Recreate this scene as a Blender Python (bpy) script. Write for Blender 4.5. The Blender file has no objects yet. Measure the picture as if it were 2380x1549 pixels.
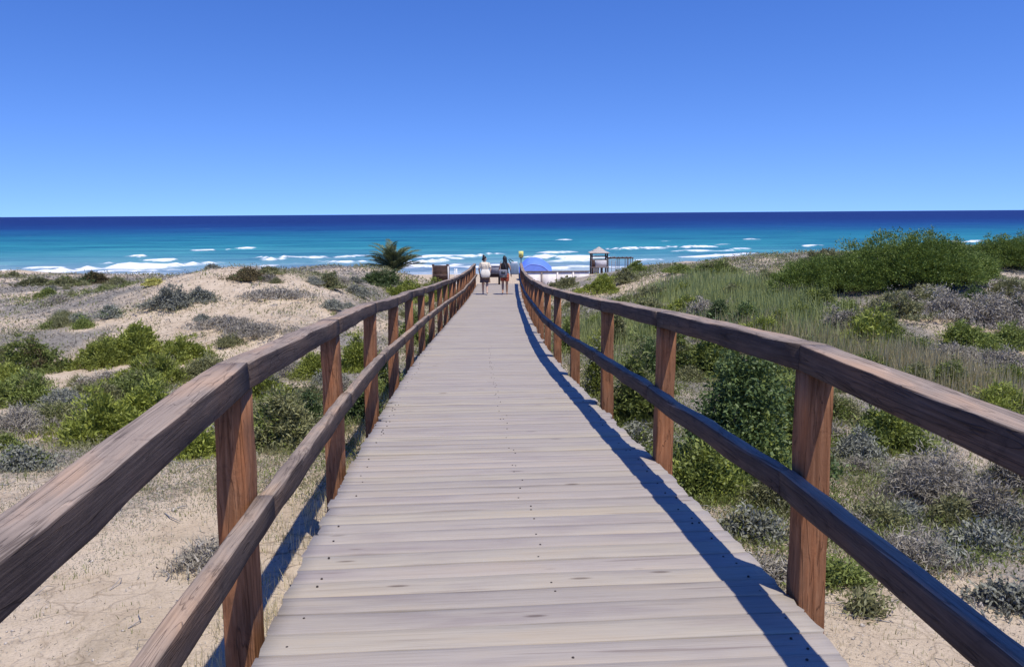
import bpy, math, random
import numpy as np
from mathutils import Vector, Matrix

random.seed(7)
rng = np.random.default_rng(7)
R = math.radians
scn = bpy.context.scene
COL = scn.collection

# ------------------------------------------------------------------ camera
W, H, F = 2379.0, 1549.0, 1850.0            # measuring frame of the photograph and its focal length in pixels
CAM_Z, PITCH, ROLL = 1.57, R(8.56), R(-0.40)
cam_d = bpy.data.cameras.new('camera')
cam_d.sensor_width = 36.0
cam_d.lens = F / W * 36.0
cam_d.clip_start, cam_d.clip_end = 0.05, 120000.0
cam = bpy.data.objects.new('camera', cam_d)
COL.objects.link(cam)
CM = Matrix.Rotation(math.pi / 2 - PITCH, 3, 'X') @ Matrix.Rotation(ROLL, 3, 'Z')
cam.matrix_world = Matrix.Translation((0, 0, CAM_Z)) @ CM.to_4x4()
scn.camera = cam

# ------------------------------------------------------------------ sky, sun, exposure
SUN_DIR = Vector((0.245, -0.34, 1.0)).normalized()      # towards the sun: high, from the right and a little behind
SUN_EL = math.asin(SUN_DIR.z)
SUN_AZ = math.atan2(SUN_DIR.x, SUN_DIR.y)              # clockwise from +Y
world = bpy.data.worlds.new('World')
scn.world = world
world.use_nodes = True
wn, wl = world.node_tree.nodes, world.node_tree.links
wn.clear()
w_out = wn.new('ShaderNodeOutputWorld')
w_bg = wn.new('ShaderNodeBackground')
w_sky = wn.new('ShaderNodeTexSky')
w_sky.sky_type = 'NISHITA'
w_sky.sun_disc = False
w_sky.sun_elevation = SUN_EL
w_sky.sun_rotation = SUN_AZ
w_sky.altitude = 0
w_sky.air_density = 1.0
w_sky.dust_density = 0.0
w_sky.ozone_density = 2.0
w_tc = wn.new('ShaderNodeTexCoord')
w_add = wn.new('ShaderNodeVectorMath')                 # the clear band just above the horizon is as blue as the air higher up
w_add.operation = 'ADD'
w_add.inputs[1].default_value = (0, 0, 0.17)
w_gam = wn.new('ShaderNodeGamma')
w_gam.inputs[1].default_value = 1.3
w_hsv = wn.new('ShaderNodeHueSaturation')
w_hsv.inputs['Saturation'].default_value = 1.18
w_hsv.inputs['Hue'].default_value = 0.516
w_hsv.inputs['Value'].default_value = 1.0
w_bg.inputs['Strength'].default_value = 0.127
wl.new(w_tc.outputs['Generated'], w_add.inputs[0])
wl.new(w_add.outputs[0], w_sky.inputs[0])
wl.new(w_sky.outputs[0], w_gam.inputs[0])
wl.new(w_gam.outputs[0], w_hsv.inputs['Color'])
wl.new(w_hsv.outputs[0], w_bg.inputs[0])
wl.new(w_bg.outputs[0], w_out.inputs[0])

sun_d = bpy.data.lights.new('sun', 'SUN')
sun_d.energy = 5.0
sun_d.angle = R(0.53)
sun_d.color = (1.0, 0.94, 0.83)
sun = bpy.data.objects.new('sun', sun_d)
COL.objects.link(sun)
sun.rotation_euler = (-SUN_DIR).to_track_quat('-Z', 'Y').to_euler()
sun.location = (20, -10, 60)

scn.view_settings.view_transform = 'Standard'
scn.view_settings.look = 'None'
scn.view_settings.exposure = 0.0
scn.view_settings.gamma = 1.0
scn.view_settings.use_curve_mapping = False
scn.cycles.max_bounces = 6
scn.cycles.transparent_max_bounces = 4

# ------------------------------------------------------------------ helpers: meshes
def np_mesh(name, verts, faces, mats=None, smooth=False, attrs=None, mat_idx=None):
    """faces: list of int arrays (M,k). attrs: {name: (N,) float or (N,3)} on points."""
    me = bpy.data.meshes.new(name)
    verts = np.asarray(verts, dtype=np.float32)
    faces = [np.asarray(f, dtype=np.int32) for f in faces if len(f)]
    loops = np.concatenate([f.ravel() for f in faces])
    sizes = np.concatenate([np.full(len(f), f.shape[1], dtype=np.int32) for f in faces])
    starts = np.concatenate([[0], np.cumsum(sizes)[:-1]]).astype(np.int32)
    me.vertices.add(len(verts))
    me.vertices.foreach_set('co', verts.ravel())
    me.loops.add(len(loops))
    me.loops.foreach_set('vertex_index', loops)
    me.polygons.add(len(sizes))
    me.polygons.foreach_set('loop_start', starts)
    if smooth:
        me.polygons.foreach_set('use_smooth', np.ones(len(sizes), dtype=bool))
    if mat_idx is not None:
        me.polygons.foreach_set('material_index', np.asarray(mat_idx, dtype=np.int32))
    for k, v in (attrs or {}).items():
        v = np.asarray(v, dtype=np.float32)
        if v.ndim == 2:
            a = me.attributes.new(k, 'FLOAT_VECTOR', 'POINT')
            a.data.foreach_set('vector', v.ravel())
        else:
            a = me.attributes.new(k, 'FLOAT', 'POINT')
            a.data.foreach_set('value', v)
    me.update(calc_edges=True)
    if mats:
        for m in (mats if isinstance(mats, (list, tuple)) else [mats]):
            me.materials.append(m)
    return me

def obj(name, me, parent=None, loc=None, rz=None):
    o = bpy.data.objects.new(name, me)
    COL.objects.link(o)
    if parent is not None:
        o.parent = parent
    if loc is not None:
        o.location = loc
    if rz is not None:
        o.rotation_euler = (0, 0, rz)
    return o

def tag(o, label=None, cat=None, group=None, kind=None):
    if label: o['label'] = label
    if cat: o['category'] = cat
    if group: o['group'] = group
    if kind: o['kind'] = kind
    return o

def thing(name, label, cat, loc=(0, 0, 0), rz=0, group=None):
    o = bpy.data.objects.new(name, None)
    o.empty_display_size = 0.2
    COL.objects.link(o)
    o.location = loc
    o.rotation_euler = (0, 0, rz)
    return tag(o, label, cat, group)

class MB:
    """collects simple solids into one mesh"""
    def __init__(s):
        s.v, s.q, s.t = [], [], []
    def box(s, cx, cy, cz, sx, sy, sz, rot=None):
        n = len(s.v)
        for dx, dy, dz in ((-1,-1,-1),(1,-1,-1),(1,1,-1),(-1,1,-1),(-1,-1,1),(1,-1,1),(1,1,1),(-1,1,1)):
            p = Vector((dx*sx/2, dy*sy/2, dz*sz/2))
            if rot is not None:
                p = rot @ p
            s.v.append((cx+p.x, cy+p.y, cz+p.z))
        s.q += [(n,n+3,n+2,n+1),(n+4,n+5,n+6,n+7),(n,n+1,n+5,n+4),(n+1,n+2,n+6,n+5),(n+2,n+3,n+7,n+6),(n+3,n,n+4,n+7)]
        return s
    def bar(s, a, b, w, h=None, up=(0,0,1)):
        a, b = Vector(a), Vector(b)
        h = h or w
        d = (b-a)
        L = d.length
        d.normalize()
        u = Vector(up)
        if abs(d.dot(u)) > 0.95: u = Vector((0,1,0))
        x = d.cross(u).normalized()
        z = x.cross(d)
        M = Matrix((x, d, z)).transposed()
        c = (a+b)/2
        return s.box(c.x, c.y, c.z, w, L, h, M)
    def tube(s, pts, rad, n=7, cap=True):
        pts = [Vector(p) for p in pts]
        if not isinstance(rad, (list, tuple)): rad = [rad]*len(pts)
        base = len(s.v)
        for i, p in enumerate(pts):
            d = (pts[min(i+1, len(pts)-1)] - pts[max(i-1, 0)]).normalized()
            u = Vector((0,0,1)) if abs(d.z) < 0.9 else Vector((1,0,0))
            x = d.cross(u).normalized(); y = d.cross(x)
            for k in range(n):
                a = 2*math.pi*k/n
                q = p + (x*math.cos(a) + y*math.sin(a))*rad[i]
                s.v.append(tuple(q))
        for i in range(len(pts)-1):
            for k in range(n):
                a = base+i*n+k; b = base+i*n+(k+1) % n
                s.q.append((a, b, b+n, a+n))
        if cap:
            for i, flip in ((0, 1), (len(pts)-1, 0)):
                c = len(s.v); s.v.append(tuple(pts[i]))
                for k in range(n):
                    a = base+i*n+k; b = base+i*n+(k+1) % n
                    s.t.append((c, b, a) if flip else (c, a, b))
        return s
    def lathe(s, prof, c=(0,0,0), n=16, ex=1.0, ey=1.0):
        base = len(s.v)
        for r, z in prof:
            for k in range(n):
                a = 2*math.pi*k/n
                s.v.append((c[0]+r*ex*math.cos(a), c[1]+r*ey*math.sin(a), c[2]+z))
        for i in range(len(prof)-1):
            for k in range(n):
                a = base+i*n+k; b = base+i*n+(k+1) % n
                s.q.append((a, b, b+n, a+n))
        return s
    def mesh(s, name, mat, smooth=False):
        f = []
        if s.q: f.append(np.array(s.q))
        if s.t: f.append(np.array(s.t))
        v = np.array(s.v, dtype=np.float32)
        return np_mesh(name, v, f, mat, smooth, {'wc': v})
    def build(s, name, mat, parent=None, smooth=False):
        return obj(name, s.mesh(name, mat, smooth), parent)

# ------------------------------------------------------------------ helpers: noise
def _hash(i, j, seed):
    n = (i.astype(np.int64)*374761393 + j.astype(np.int64)*668265263 + seed*1274126177) & 0x7fffffff
    n = ((n ^ (n >> 13))*1274126177) & 0x7fffffff
    n = (n ^ (n >> 16)) & 0x7fffffff
    return (n % 65536)/65535.0
def vnoise(x, y, seed=0):
    x = np.asarray(x, float); y = np.asarray(y, float)
    i, j = np.floor(x), np.floor(y)
    fx, fy = x-i, y-j
    fx = fx*fx*(3-2*fx); fy = fy*fy*(3-2*fy)
    a, b = _hash(i, j, seed), _hash(i+1, j, seed)
    c, d = _hash(i, j+1, seed), _hash(i+1, j+1, seed)
    return (a*(1-fx)+b*fx)*(1-fy)+(c*(1-fx)+d*fx)*fy*1.0 - 0.5
def fbm(x, y, seed=0, octv=4):
    s, a = 0, 1.0
    for k in range(octv):
        s = s + a*vnoise(np.asarray(x)*2**k+17.3*k, np.asarray(y)*2**k-9.1*k, seed+k)
        a *= 0.5
    return s
def sstep(a, b, x):
    t = np.clip((np.asarray(x, float)-a)/(b-a), 0, 1)
    return t*t*(3-2*t)
def smooth_interp(x, xs, ys):
    """monotone cubic (Hermite) interpolation"""
    xs, ys = np.asarray(xs, float), np.asarray(ys, float)
    d = np.diff(ys)/np.diff(xs)
    m = np.concatenate([[d[0]], (d[:-1]+d[1:])/2, [d[-1]]])
    for i in range(1, len(m)-1):
        if d[i-1]*d[i] <= 0: m[i] = 0
    x = np.asarray(x, float)
    xcl = np.clip(x, xs[0], xs[-1])
    k = np.clip(np.searchsorted(xs, xcl, side='right')-1, 0, len(xs)-2)
    h = xs[k+1]-xs[k]; t = (xcl-xs[k])/h
    return ((2*t**3-3*t**2+1)*ys[k] + (t**3-2*t**2+t)*h*m[k] + (-2*t**3+3*t**2)*ys[k+1] + (t**3-t**2)*h*m[k+1])

# ------------------------------------------------------------------ the walk's line
CX = ([-4, 0, 2.57, 4.9, 7.4, 11.8, 20, 31, 42], [.56, .30, .13, -.036, -.19, -.40, -.55, -.64, -.66])
CZ = ([-4, 0, 2.4, 3.4, 4.9, 7.4, 11.8, 20, 31, 39, 42], [0, 0, 0, -.02, -.105, -.285, -.60, -1.12, -1.69, -1.87, -1.90])
DECK_END = 39.6
def deck_x(y): return smooth_interp(y, *CX)
def deck_z(y): return smooth_interp(y, *CZ)
HALF = 1.05
def heading(y):
    return float((deck_x(y+.05)-deck_x(y-.05))/.1)

# ------------------------------------------------------------------ terrain
BEACH = ([-60, 40, 48, 60, 80, 100, 115, 135, 160, 400], [-2.5, -2.5, -3.7, -5.2, -5.75, -6.2, -7.1, -8.6, -9.8, -14])
LCREST = ([-60, -30, -22, -18.4, -14.9, -13.8, -12.5, -10.8, -8.9, -7.2, -6.2, -5.3, -4.2], [-1.0, -1.1, -1.25, -1.22, -1.42, -1.3, -1.05, -.92, -.86, -.95, -1.15, -1.4, -1.8])
RCREST = ([3.5, 5.7, 7.0, 9.3, 11.6, 12.7, 13.9, 15.2, 20, 27, 60], [-2.3, -1.85, -1.5, -1.2, -.92, -.72, -.68, -.5, -.4, -.35, -.2])
LPROF = ([-60, 2, 6, 12, 18, 26, 34], [-.6, -.62, -.78, -1.3, -1.45, -1.2, -1.1])
RPROF = ([-60, 2, 6, 12, 20, 28, 42], [-.7, -.72, -1.0, -1.65, -1.75, -1.4, -1.2])
def terrain(x, y):
    x = np.asarray(x, float); y = np.asarray(y, float)
    xc, zd = deck_x(y), deck_z(y)
    beach = smooth_interp(y, *BEACH)
    chan = np.where(y < 40, zd-.58, beach)
    wl_ = sstep(16, 34, y)
    L = smooth_interp(y, *LPROF)*(1-wl_) + np.interp(x, *LCREST)*wl_
    fl = sstep(35, 60, y)
    L = L*(1-fl) + beach*fl
    wr_ = sstep(18, 42, y)
    Rr = smooth_interp(y, *RPROF)*(1-wr_) + np.interp(x, *RCREST)*wr_
    fr = sstep(43, 66, y)
    Rr = Rr*(1-fr) + beach*fr
    # mounds
    Rr = Rr + 1.0*np.exp(-((x-13)/6.0)**2-((y-24)/5.0)**2) + .5*np.exp(-((x-7.5)/3.0)**2-((y-19)/4.0)**2)
    L = L + .45*np.exp(-((x+5.5)/2.6)**2-((y-21)/4.0)**2) + .25*np.exp(-((x+14)/3.5)**2-((y-27)/3.0)**2) + .72*np.exp(-((x+8.8)/3.2)**2-((y-26)/3.6)**2)
    dune = np.where(x < xc, L, Rr)
    a = np.abs(x-xc)
    t = sstep(1.3, np.where(y < 12, 4.0, 4.6), a)
    z = chan*(1-t)+dune*t
    edge = 1-sstep(62, 80, y)
    big = fbm(x/9.0, y/9.0, 3, 3)*.42 + fbm(x/2.4, y/2.4, 9, 3)*.16
    z = z + big*t*edge + fbm(x/.7, y/.7, 21, 4)*.05*(.5+.5*t)*edge + fbm(x/6, y/6, 40, 3)*.12*(1-edge)
    return z

def ray(px, py):
    d = CM @ Vector(((px-W/2)/F, -(py-H/2)/F, -1.0))
    return d
_ts = np.concatenate([np.arange(1.0, 60, .04), np.arange(60, 190, .2)])
def ground_at(px, py):
    d = ray(px, py)
    x, y, z = d.x*_ts, d.y*_ts, CAM_Z+d.z*_ts
    below = np.nonzero(z < terrain(x, y))[0]
    if len(below) == 0:
        k = np.argmin(z-terrain(x, y))
    else:
        k = below[0]
    return Vector((float(x[k]), float(y[k]), float(terrain(x[k], y[k])))), float(_ts[k])
def at(px, py, Y):
    d = ray(px, py)
    t = Y/d.y
    return Vector((d.x*t, Y, CAM_Z+d.z*t))

# ------------------------------------------------------------------ materials
def new_mat(name):
    m = bpy.data.materials.new(name)
    m.use_nodes = True
    nt = m.node_tree
    b = nt.nodes['Principled BSDF']
    return m, nt.nodes, nt.links, b
def N(nodes, kind, **kw):
    n = nodes.new(kind)
    for k, v in kw.items():
        if k.startswith('i_'):
            n.inputs[k[2:]].default_value = v
        else:
            setattr(n, k, v)
    return n
def ramp(nodes, stops, interp='LINEAR'):
    r = nodes.new('ShaderNodeValToRGB')
    r.color_ramp.interpolation = interp
    e = r.color_ramp.elements
    while len(e) > 1: e.remove(e[-1])
    e[0].position, e[0].color = stops[0][0], (*stops[0][1], 1)
    for p, c in stops[1:]:
        k = e.new(p); k.color = (*c, 1)
    return r
def noise(nodes, links, vec, scale, detail=4, rough=.6, dist=0.0):
    n = nodes.new('ShaderNodeTexNoise')
    n.inputs['Scale'].default_value = scale
    n.inputs['Detail'].default_value = detail
    n.inputs['Roughness'].default_value = rough
    n.inputs['Distortion'].default_value = dist
    if vec is not None: links.new(vec, n.inputs['Vector'])
    return n
def mixc(nodes, links, fac, a, b, mode='MIX'):
    m = nodes.new('ShaderNodeMix')
    m.data_type = 'RGBA'; m.blend_type = mode
    for v, i in ((fac, 0), (a, 6), (b, 7)):
        if isinstance(v, (int, float)): m.inputs[i].default_value = v
        elif isinstance(v, tuple): m.inputs[i].default_value = (*v, 1)
        else: links.new(v, m.inputs[i])
    return m.outputs[2]
def mapping(nodes, links, vec, scale):
    m = nodes.new('ShaderNodeMapping')
    m.inputs['Scale'].default_value = scale
    links.new(vec, m.inputs['Vector'])
    return m.outputs[0]
def bump(nodes, links, height, strength, dist, b, prev=None):
    n = nodes.new('ShaderNodeBump')
    n.inputs['Strength'].default_value = strength
    n.inputs['Distance'].default_value = dist
    links.new(height, n.inputs['Height'])
    if prev is not None: links.new(prev, n.inputs['Normal'])
    if b is not None: links.new(n.outputs[0], b.inputs['Normal'])
    return n.outputs[0]

def plain(name, col, rough=.7, var=.25, scale=6.0, spec=.3):
    m, n, l, b = new_mat(name)
    tc = n.new('ShaderNodeTexCoord')
    nz = noise(n, l, tc.outputs['Object'], scale, 4)
    r = ramp(n, [(.3, tuple(c*(1-var) for c in col)), (.7, tuple(min(1, c*(1+var)) for c in col))])
    l.new(nz.outputs[0], r.inputs[0])
    l.new(r.outputs[0], b.inputs['Base Color'])
    b.inputs['Roughness'].default_value = rough
    b.inputs['Specular IOR Level'].default_value = spec
    return m

def mat_plank():
    m, n, l, b = new_mat('weathered_plank')
    tc = n.new('ShaderNodeTexCoord'); oi = n.new('ShaderNodeObjectInfo')
    add = N(n, 'ShaderNodeVectorMath', operation='MULTIPLY_ADD')
    cmb = n.new('ShaderNodeCombineXYZ')
    for k in range(3): l.new(oi.outputs['Random'], cmb.inputs[k])
    l.new(cmb.outputs[0], add.inputs[0]); add.inputs[1].default_value = (37, 53, 71)
    l.new(tc.outputs['Object'], add.inputs[2])
    v = add.outputs[0]
    fine = noise(n, l, mapping(n, l, v, (1.1, 60, 60)), 2.2, 6, .62, .1)
    wide = noise(n, l, mapping(n, l, v, (.8, 4, 4)), 1.6, 4, .6)
    streak = noise(n, l, mapping(n, l, v, (.7, 24, 24)), 1.4, 3, .5, .2)
    base = ramp(n, [(.0, (.33, .293, .255)), (.25, (.362, .322, .281)), (.45, (.35, .310, .270)), (.6, (.375, .330, .288)), (.8, (.376, .335, .279)), (.92, (.385, .341, .276)), (1, (.34, .304, .270))])
    l.new(oi.outputs['Random'], base.inputs[0])
    r1 = ramp(n, [(.28, (.84, .82, .81)), (.55, (1, 1, 1)), (.8, (1.05, 1.04, 1.03))])
    l.new(fine.outputs[0], r1.inputs[0])
    c = mixc(n, l, 1.0, base.outputs[0], r1.outputs[0], 'MULTIPLY')
    r2 = ramp(n, [(.33, (.86, .84, .88)), (.5, (1, 1, 1)), (.72, (1.05, 1.0, .92))])
    l.new(wide.outputs[0], r2.inputs[0])
    c = mixc(n, l, 1.0, c, r2.outputs[0], 'MULTIPLY')
    r3 = ramp(n, [(.30, (.55, .50, .50)), (.36, (1, 1, 1))])
    l.new(streak.outputs[0], r3.inputs[0])
    c = mixc(n, l, .55, c, r3.outputs[0], 'MULTIPLY')
    # knots
    vo = N(n, 'ShaderNodeTexVoronoi', feature='F1')
    vo.inputs['Scale'].default_value = 1.0
    l.new(mapping(n, l, v, (1.5, 6.5, .01)), vo.inputs['Vector'])
    rk = ramp(n, [(.035, (.28, .22, .2)), (.09, (1, 1, 1))])
    l.new(vo.outputs['Distance'], rk.inputs[0])
    c = mixc(n, l, .7, c, rk.outputs[0], 'MULTIPLY')
    l.new(c, b.inputs['Base Color'])
    b.inputs['Roughness'].default_value = .78
    b.inputs['Specular IOR Level'].default_value = .25
    b1 = bump(n, l, fine.outputs[0], .45, .004, None)
    bump(n, l, streak.outputs[0], .35, .006, b, b1)
    return m

def mat_beam(name, dark, mid, light, top=None, grain=34):
    m, n, l, b = new_mat(name)
    at_ = N(n, 'ShaderNodeAttribute', attribute_name='wc')
    oi = n.new('ShaderNodeObjectInfo')
    cmb = n.new('ShaderNodeCombineXYZ')
    for k in range(3): l.new(oi.outputs['Random'], cmb.inputs[k])
    add = N(n, 'ShaderNodeVectorMath', operation='MULTIPLY_ADD')
    l.new(cmb.outputs[0], add.inputs[0]); add.inputs[1].default_value = (31, 47, 59)
    l.new(at_.outputs['Vector'], add.inputs[2])
    v = add.outputs[0]
    fine = noise(n, l, mapping(n, l, v, (2.0, grain, grain)), 1.6, 7, .65, .25)
    broad = noise(n, l, mapping(n, l, v, (1.2, 5, 5)), 1.3, 4, .6, .3)
    r = ramp(n, [(.25, dark), (.5, mid), (.75, light)])
    l.new(fine.outputs[0], r.inputs[0])
    r2 = ramp(n, [(.3, (.60, .60, .62)), (.5, (1, 1, 1)), (.72, (1.38, 1.18, 1.0))])
    l.new(broad.outputs[0], r2.inputs[0])
    pat = noise(n, l, mapping(n, l, v, (6, 9, 9)), 1.0, 6, .75, .4)
    r4 = ramp(n, [(.32, (.50, .50, .53)), (.45, (1, 1, 1)), (.60, (1.0, 1.0, 1.0)), (.72, (1.4, 1.36, 1.32))])
    l.new(pat.outputs[0], r4.inputs[0])
    r2o = mixc(n, l, .8, r2.outputs[0], r4.outputs[0], 'MULTIPLY')
    c = mixc(n, l, 1.0, r.outputs[0], r2o, 'MULTIPLY')
    if top is not None:           # sun-bleached upper surface, and its sunlit look against shaded sides put into the colour
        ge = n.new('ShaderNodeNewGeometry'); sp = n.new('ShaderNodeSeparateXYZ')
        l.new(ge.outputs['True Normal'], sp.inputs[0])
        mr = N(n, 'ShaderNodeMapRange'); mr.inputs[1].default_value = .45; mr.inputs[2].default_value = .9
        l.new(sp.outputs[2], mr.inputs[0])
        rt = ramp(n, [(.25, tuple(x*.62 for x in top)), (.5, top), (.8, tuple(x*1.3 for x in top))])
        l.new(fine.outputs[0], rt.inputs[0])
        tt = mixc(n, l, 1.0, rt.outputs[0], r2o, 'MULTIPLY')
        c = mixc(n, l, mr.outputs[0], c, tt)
    # splits along the grain
    cr = noise(n, l, mapping(n, l, v, (1.1, 16, 16)), 1.3, 2, .5, .8)
    rc = ramp(n, [(.485, (1, 1, 1)), (.5, (.35, .32, .32)), (.515, (1, 1, 1))])
    l.new(cr.outputs[0], rc.inputs[0])
    c = mixc(n, l, .6, c, rc.outputs[0], 'MULTIPLY')
    l.new(c, b.inputs['Base Color'])
    b.inputs['Roughness'].default_value = .88
    b.inputs['Specular IOR Level'].default_value = .15
    b1 = bump(n, l, fine.outputs[0], .55, .006, None)
    b2 = bump(n, l, rc.outputs[0], .6, .006, None, b1)
    bump(n, l, pat.outputs[0], .5, .008, b, b2)
    return m

def mat_ground():
    m, n, l, b = new_mat('dune_sand')
    ge = n.new('ShaderNodeNewGeometry')
    p = ge.outputs['Position']
    n1 = noise(n, l, p, .35, 5, .6, .4)
    n2 = noise(n, l, p, 2.2, 6, .7)
    n3 = noise(n, l, p, 14, 6, .75)
    n4 = noise(n, l, p, 70, 4, .8)
    sand = ramp(n, [(.3, (.42, .330, .232)), (.5, (.515, .42, .306)), (.7, (.59, .49, .37))])
    l.new(n2.outputs[0], sand.inputs[0])
    lit = ramp(n, [(.3, (.12, .11, .095)), (.55, (.25, .23, .20)), (.75, (.38, .35, .305))])
    l.new(n3.outputs[0], lit.inputs[0])
    at_ = N(n, 'ShaderNodeAttribute', attribute_name='litter')
    ad = N(n, 'ShaderNodeMath', operation='ADD'); l.new(n1.outputs[0], ad.inputs[0]); l.new(at_.outputs['Fac'], ad.inputs[1])
    a2 = N(n, 'ShaderNodeMath', operation='MULTIPLY_ADD'); a2.inputs[1].default_value = .5; l.new(n3.outputs[0], a2.inputs[0]); l.new(ad.outputs[0], a2.inputs[2])
    mk = ramp(n, [(.84, (0, 0, 0)), (1.02, (1, 1, 1))])
    l.new(a2.outputs[0], mk.inputs[0])
    c = mixc(n, l, mk.outputs[0], sand.outputs[0], lit.outputs[0])
    # fine specks
    sp = ramp(n, [(.33, (.55, .52, .5)), (.47, (1, 1, 1)), (.7, (1.12, 1.1, 1.06))])
    l.new(n4.outputs[0], sp.inputs[0])
    c = mixc(n, l, .8, c, sp.outputs[0], 'MULTIPLY')
    # cracks in the crust
    vo = N(n, 'ShaderNodeTexVoronoi', feature='DISTANCE_TO_EDGE'); vo.inputs['Scale'].default_value = 4.2
    nd = noise(n, l, p, 3.0, 2, .5)
    wv = N(n, 'ShaderNodeVectorMath', operation='MULTIPLY_ADD'); l.new(nd.outputs['Color'], wv.inputs[0]); wv.inputs[1].default_value = (.35, .35, .35); l.new(p, wv.inputs[2])
    l.new(wv.outputs[0], vo.inputs['Vector'])
    ck = ramp(n, [(.0, (.34, .29, .25)), (.03, (.8, .78, .76)), (.07, (1, 1, 1))]); l.new(vo.outputs['Distance'], ck.inputs[0])
    ckm = ramp(n, [(.42, (0, 0, 0)), (.56, (.8, .8, .8))]); l.new(n1.outputs[0], ckm.inputs[0])
    c2 = mixc(n, l, 1.0, c, ck.outputs[0], 'MULTIPLY')
    c = mixc(n, l, ckm.outputs[0], c, c2)
    n5 = noise(n, l, p, 1.5, 6, .7, .6)
    br = ramp(n, [(.58, (0, 0, 0)), (.74, (.7, .7, .7))]); l.new(n5.outputs[0], br.inputs[0])
    c = mixc(n, l, br.outputs[0], c, (.30, .24, .165))
    # wet sand next to the sea
    sx = n.new('ShaderNodeSeparateXYZ'); l.new(p, sx.inputs[0])
    mr = N(n, 'ShaderNodeMapRange'); mr.inputs[1].default_value = -8.15; mr.inputs[2].default_value = -8.5
    l.new(sx.outputs[2], mr.inputs[0])
    c = mixc(n, l, mr.outputs[0], c, (.21, .18, .15))
    l.new(c, b.inputs['Base Color'])
    b.inputs['Roughness'].default_value = .95
    b.inputs['Specular IOR Level'].default_value = .1
    b1 = bump(n, l, n3.outputs[0], .55, .05, None)
    b2 = bump(n, l, n4.outputs[0], .45, .015, None, b1)
    bump(n, l, ck.outputs[0], .35, .02, b, b2)
    return m

def mat_leaf(name, dark, light, rough=.55, trans=.25, spec=.35):
    m, n, l, b = new_mat(name)
    at_ = N(n, 'ShaderNodeAttribute', attribute_name='lv')
    oi = n.new('ShaderNodeObjectInfo')
    r = ramp(n, [(0, dark), (.55, tuple((a+c)/2 for a, c in zip(dark, light))), (1, light)])
    l.new(at_.outputs['Fac'], r.inputs[0])
    hv = n.new('ShaderNodeHueSaturation')
    mr = N(n, 'ShaderNodeMapRange'); mr.inputs[3].default_value = .8; mr.inputs[4].default_value = 1.2
    l.new(oi.outputs['Random'], mr.inputs[0]); l.new(mr.outputs[0], hv.inputs['Value'])
    l.new(r.outputs[0], hv.inputs['Color'])
    l.new(hv.outputs[0], b.inputs['Base Color'])
    b.inputs['Roughness'].default_value = rough
    b.inputs['Specular IOR Level'].default_value = spec
    t = n.new('ShaderNodeBsdfTranslucent'); l.new(hv.outputs[0], t.inputs['Color'])
    mx = n.new('ShaderNodeMixShader'); mx.inputs[0].default_value = trans
    out = n['Material Output']
    l.new(b.outputs[0], mx.inputs[1]); l.new(t.outputs[0], mx.inputs[2]); l.new(mx.outputs[0], out.inputs['Surface'])
    return m

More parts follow.
